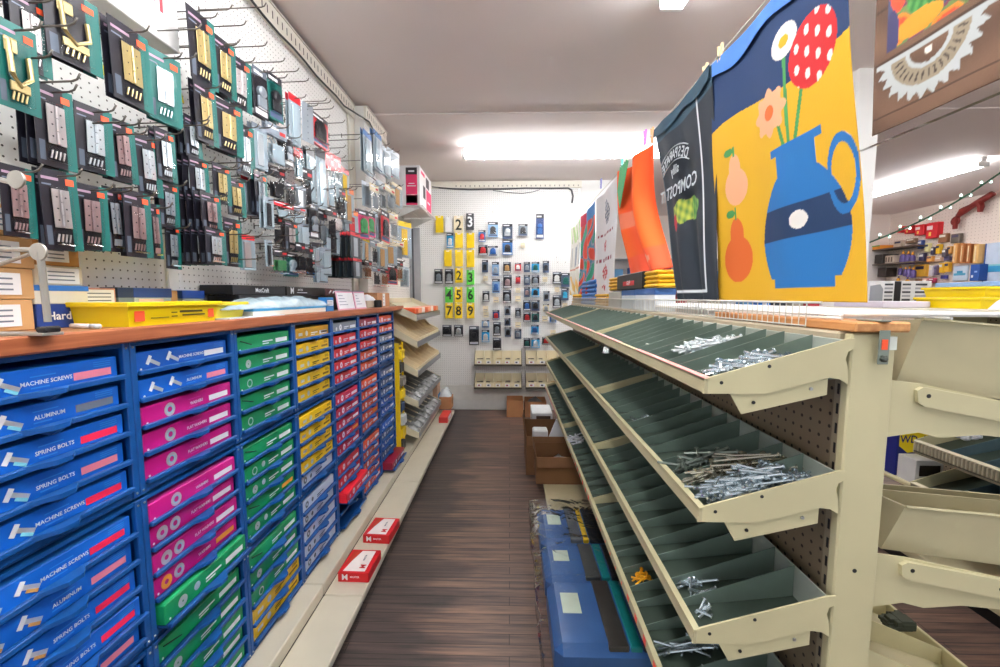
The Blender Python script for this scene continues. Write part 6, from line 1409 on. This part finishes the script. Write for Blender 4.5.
for i, (ua, ub, va, vb, hx, nm) in enumerate(((913, 926, 264, 277, 'f0b840', 'amber'), (917, 922, 240, 249, '4a64a8', 'blue'), (924, 929, 243, 252, 'e8e0a0', 'pale yellow'), (930, 934, 247, 255, '4a4460', 'dark violet'), (935, 940, 244, 254, 'f2c224', 'yellow'), (941, 946, 249, 257, '5a5460', 'grey violet'),
      (946, 951, 246, 254, 'e8b060', 'tan'), (928, 933, 266, 276, 'd8d0dc', 'lilac'), (933.5, 937, 265, 275, '6a5a78', 'plum'), (938, 943, 263, 273, 'f4c030', 'golden'), (943.5, 949, 262, 272, 'f0b42c', 'orange yellow'), (921, 927, 278, 288, 'c89a8a', 'rosy'), (914, 920, 279, 290, 'b0763c', 'brown'), (928, 934, 278, 283, 'b02c58', 'crimson'),
      (940, 945, 275, 279, '3a3c8a', 'indigo'), (937.5, 947, 233, 243, '9a6a48', 'wood brown'), (950, 960, 233, 243.5, '6a6258', 'dark picture'), (905, 915, 238, 244, '8a6a50', 'rusty brown'), (893, 902, 240, 248, 'c9b8a4', 'pale brown'), (918, 924, 253, 262, '3f3a5c', 'dark blue'), (926, 932, 256, 262, 'e0a050', 'light orange'), (934, 941, 257, 262, 'caa890', 'skin tone'), (943, 949, 256, 261, '50486a', 'slate violet'))):
    far(ua, vb, va, ub, hx, 'small_pack', nm+' small pack hanging on the far right wall', 'pack', 0.06, 0.02*(i % 3), P_, ((0.15, 0.85, 0.6, 0.85, 'e9e2d8' if i % 2 else '3a3a58'),))
for k, (ua, ub) in enumerate(((951.5, 957.5), (959, 964), (965.5, 971), (972, 979))): far(ua, 263.5, 243+0.3*k, ub, ('e8a860', 'c98048', 'b06a34', 'e8b870')[k], 'wooden_handle_pack', ('light', 'reddish', 'dark', 'pale')[k]+' wooden tool pack on the far right wall', 'pack', 0.12, 0, 'wooden tool packs on the far right wall', ((0.3, 0.6, 0.1, 0.9, 'f0d8a8'),))
far(952, 281, 265, 968, 'c8d8ea', 'wall_calendar', 'pale blue sheet with a teal splash on the far right wall', 'calendar', 0.03, 0, None, ((0.1, 0.9, 0.35, 0.5, '58a8cc'), (0.3, 0.7, 0.5, 0.65, '3f98c4')))
far(969, 281, 264, 980, '2456a8', 'blue_carton', 'deep blue carton with white marks on the far right wall', 'box', 0.15, 0, None, ((0.2, 0.4, 0.2, 0.35, 'e8eef8'), (0.5, 0.8, 0.5, 0.6, 'a8c4f0')))
far(981.5, 286, 241, 1010, 'c6d6ec', 'wall_calendar', 'large pale blue calendar with a teal wave on the far right wall', 'calendar', 0.03, 0, None, ((0.0, 0.9, 0.32, 0.46, '3a9ccc'), (0.1, 0.9, 0.46, 0.5, '8accd8'), (0.0, 0.06, 0.0, 1.0, '2c5aa4'), (0.1, 1.0, 0.0, 0.05, '7aa0d8')))
# sign with black and white lettering blocks left of the yellow trays
r = root('display_board', 'black and white printed display board standing left of the yellow trays', 'board', (2.45, 2.66, ZO))
MB().cbox(2.28, 2.66, 2.70, 2.715, ZO, ZO+0.16, 0.002, M('d8d8da', 0.5)).build('board', r)
mb = MB(); mb.ext([(2.28, 2.6975, ZO+0.002), (2.36, 2.6975, ZO+0.002), (2.36, 2.6975, ZO+0.11), (2.34, 2.6975, ZO+0.14), (2.28, 2.6975, ZO+0.13)], (0, 0.002, 0), M('8a8e94', 0.5)); mb.box(2.43, 2.47, 2.6975, 2.6995, ZO+0.002, ZO+0.158, BLACK)
for k in range(6):
    for (a_, b__) in ((2.37, 2.42), (2.48, 2.53), (2.56, 2.63)): mb.box(a_, b__, 2.6975, 2.6995, ZO+0.012+0.024*k, ZO+0.024+0.024*k, M('3c3e44' if k % 2 else '9a9ca2', 0.5))
mb.build('printed_blocks', r)
# antique red iron pulley bar
r = root('red_iron_bar', 'old red iron lifting bar with hooks on the far right wall', 'tool', tuple(at(975, 210, X=XW-0.1)))
RM = M('8a2a24', 0.5, 0.2, 0.15, 20); q = lambda u, v: at(u, v, X=XW-0.1)
MB().tube([q(958, 216), q(963, 211), q(972, 206), q(982, 200), q(993, 193.5)], [0.03, 0.055, 0.04, 0.045, 0.04], RM, 8).build('bar', r, True)
MB().tube([q(958, 216), q(955.5, 221), q(955, 229)], [0.03, 0.035, 0.03], RM, 6).build('hook', r); MB().tube([q(979, 202), q(981, 207), q(980, 212)], [0.05, 0.04, 0.03], RM, 6).build('hook', r)
mb = MB(); pp = [q(955.5, 221)+Vector((0, 0.06*math.cos(t), 0.06*math.sin(t))) for t in [2*PI*k/10 for k in range(11)]]; mb.tube(pp, 0.012, RM, 5); mb.build('ring', r)
# string of small lights across the right aisle
pts = []
for k in range(15):
    t = k/14; u = 868+(1010-868)*t; v = 243-(243-166)*t+7*math.sin(PI*t); pts.append(at(u, v, Y=3.2))
r = root('string_lights', 'green cord of small lights strung across the right side of the shop', 'string lights', tuple(pts[7]))
MB().tube(pts, 0.006, M('2f5a44', 0.6), 6).build('cord', r)
for k in range(1, 14):
    p = pts[k]; s = 1 if k % 2 else -1
    c = MB().tube([p, p+Vector((0.01, 0, 0.022*s))], 0.004, M('2f5a44', 0.6), 6).build('bulb_socket', r)
    MB().lathe([(0.004, 0), (0.008, 0.006), (0.007, 0.014), (0.002, 0.02)], emit('d8fff0', 1.4), 8, p+Vector((0.01, 0, 0.022*s))).build('bulb', r, True)
# far back wall beyond the towels: white shelving with small goods
r = root('white_shelving', 'white shelf rack with goods seen between the towels', 'shelf', (2.4, 7.6, 0.9))
for z in (0.9, 1.35, 1.8, 2.2): MB().cbox(1.5, 5.6, 7.45, 7.84, z-0.02, z, 0.004, WHITE).build('board', r)
for x in (1.5, 2.5, 3.5, 4.5, 5.57): MB().cbox(x, x+0.03, 7.45, 7.84, 0.001, 2.3, 0.004, WHITE).build('upright', r)
rr = random.Random(77); cs = [('2f7fd2', 'blue'), ('e0e4e8', 'white'), ('efc030', 'yellow'), ('303840', 'charcoal'), ('c8404c', 'red'), ('6aa8d8', 'pale blue'), ('b0a898', 'grey')]
for z in (0.9, 1.35, 1.8):
    for k in range(14):
        hx, nm = rr.choice(cs); x = 1.58+0.285*k
        if min(abs(x-xx) for xx in (2.3, 2.5, 3.3, 3.5, 4.3, 4.5)) < 0.05: continue
        MB().cbox(x, x+rr.uniform(0.14, 0.2), 7.5, 7.75, z+0.0005, z+rr.uniform(0.15, 0.33), 0.005, M(hx, 0.5)).thing('stock_box', nm+' stock box on the white rack behind the towels', 'box', (x, 7.6, z), 'stock boxes on the white rack')

# ------------------------------------------------------------------ labels: tell apart what would otherwise read the same
bpy.context.view_layer.update()
def finish_labels():
    by = {}
    for o in REG: by.setdefault(o['label'], []).append(o)
    for lab, os_ in by.items():
        if len(os_) < 2 or os_[0]['category'] == 'hook' or len(os_) > 80: continue
        ps = []
        for o in os_:
            u, v, z = proj(o.matrix_world.translation); ps.append((u, v, o))
        us = [p[0] for p in ps]; vs = [p[1] for p in ps]
        horiz = (max(us)-min(us)) >= (max(vs)-min(vs))
        ps.sort(key=lambda p: p[0] if horiz else p[1]); n = len(ps)
        for i, p in enumerate(ps):
            if horiz:
                w = 'leftmost' if i == 0 else 'rightmost' if i == n-1 else (ORD[i]+' from the left' if i < n/2 else ORD[n-1-i]+' from the right')
            else:
                w = 'topmost' if i == 0 else 'lowest' if i == n-1 else (ORD[i]+' from the top' if i < n/2 else ORD[n-1-i]+' from the bottom')
            p[2]['label'] = lab+', '+w
            if n == 2: p[2]['label'] = lab+', '+{'leftmost': 'left', 'rightmost': 'right', 'topmost': 'upper', 'lowest': 'lower'}[w]+' one'
finish_labels()
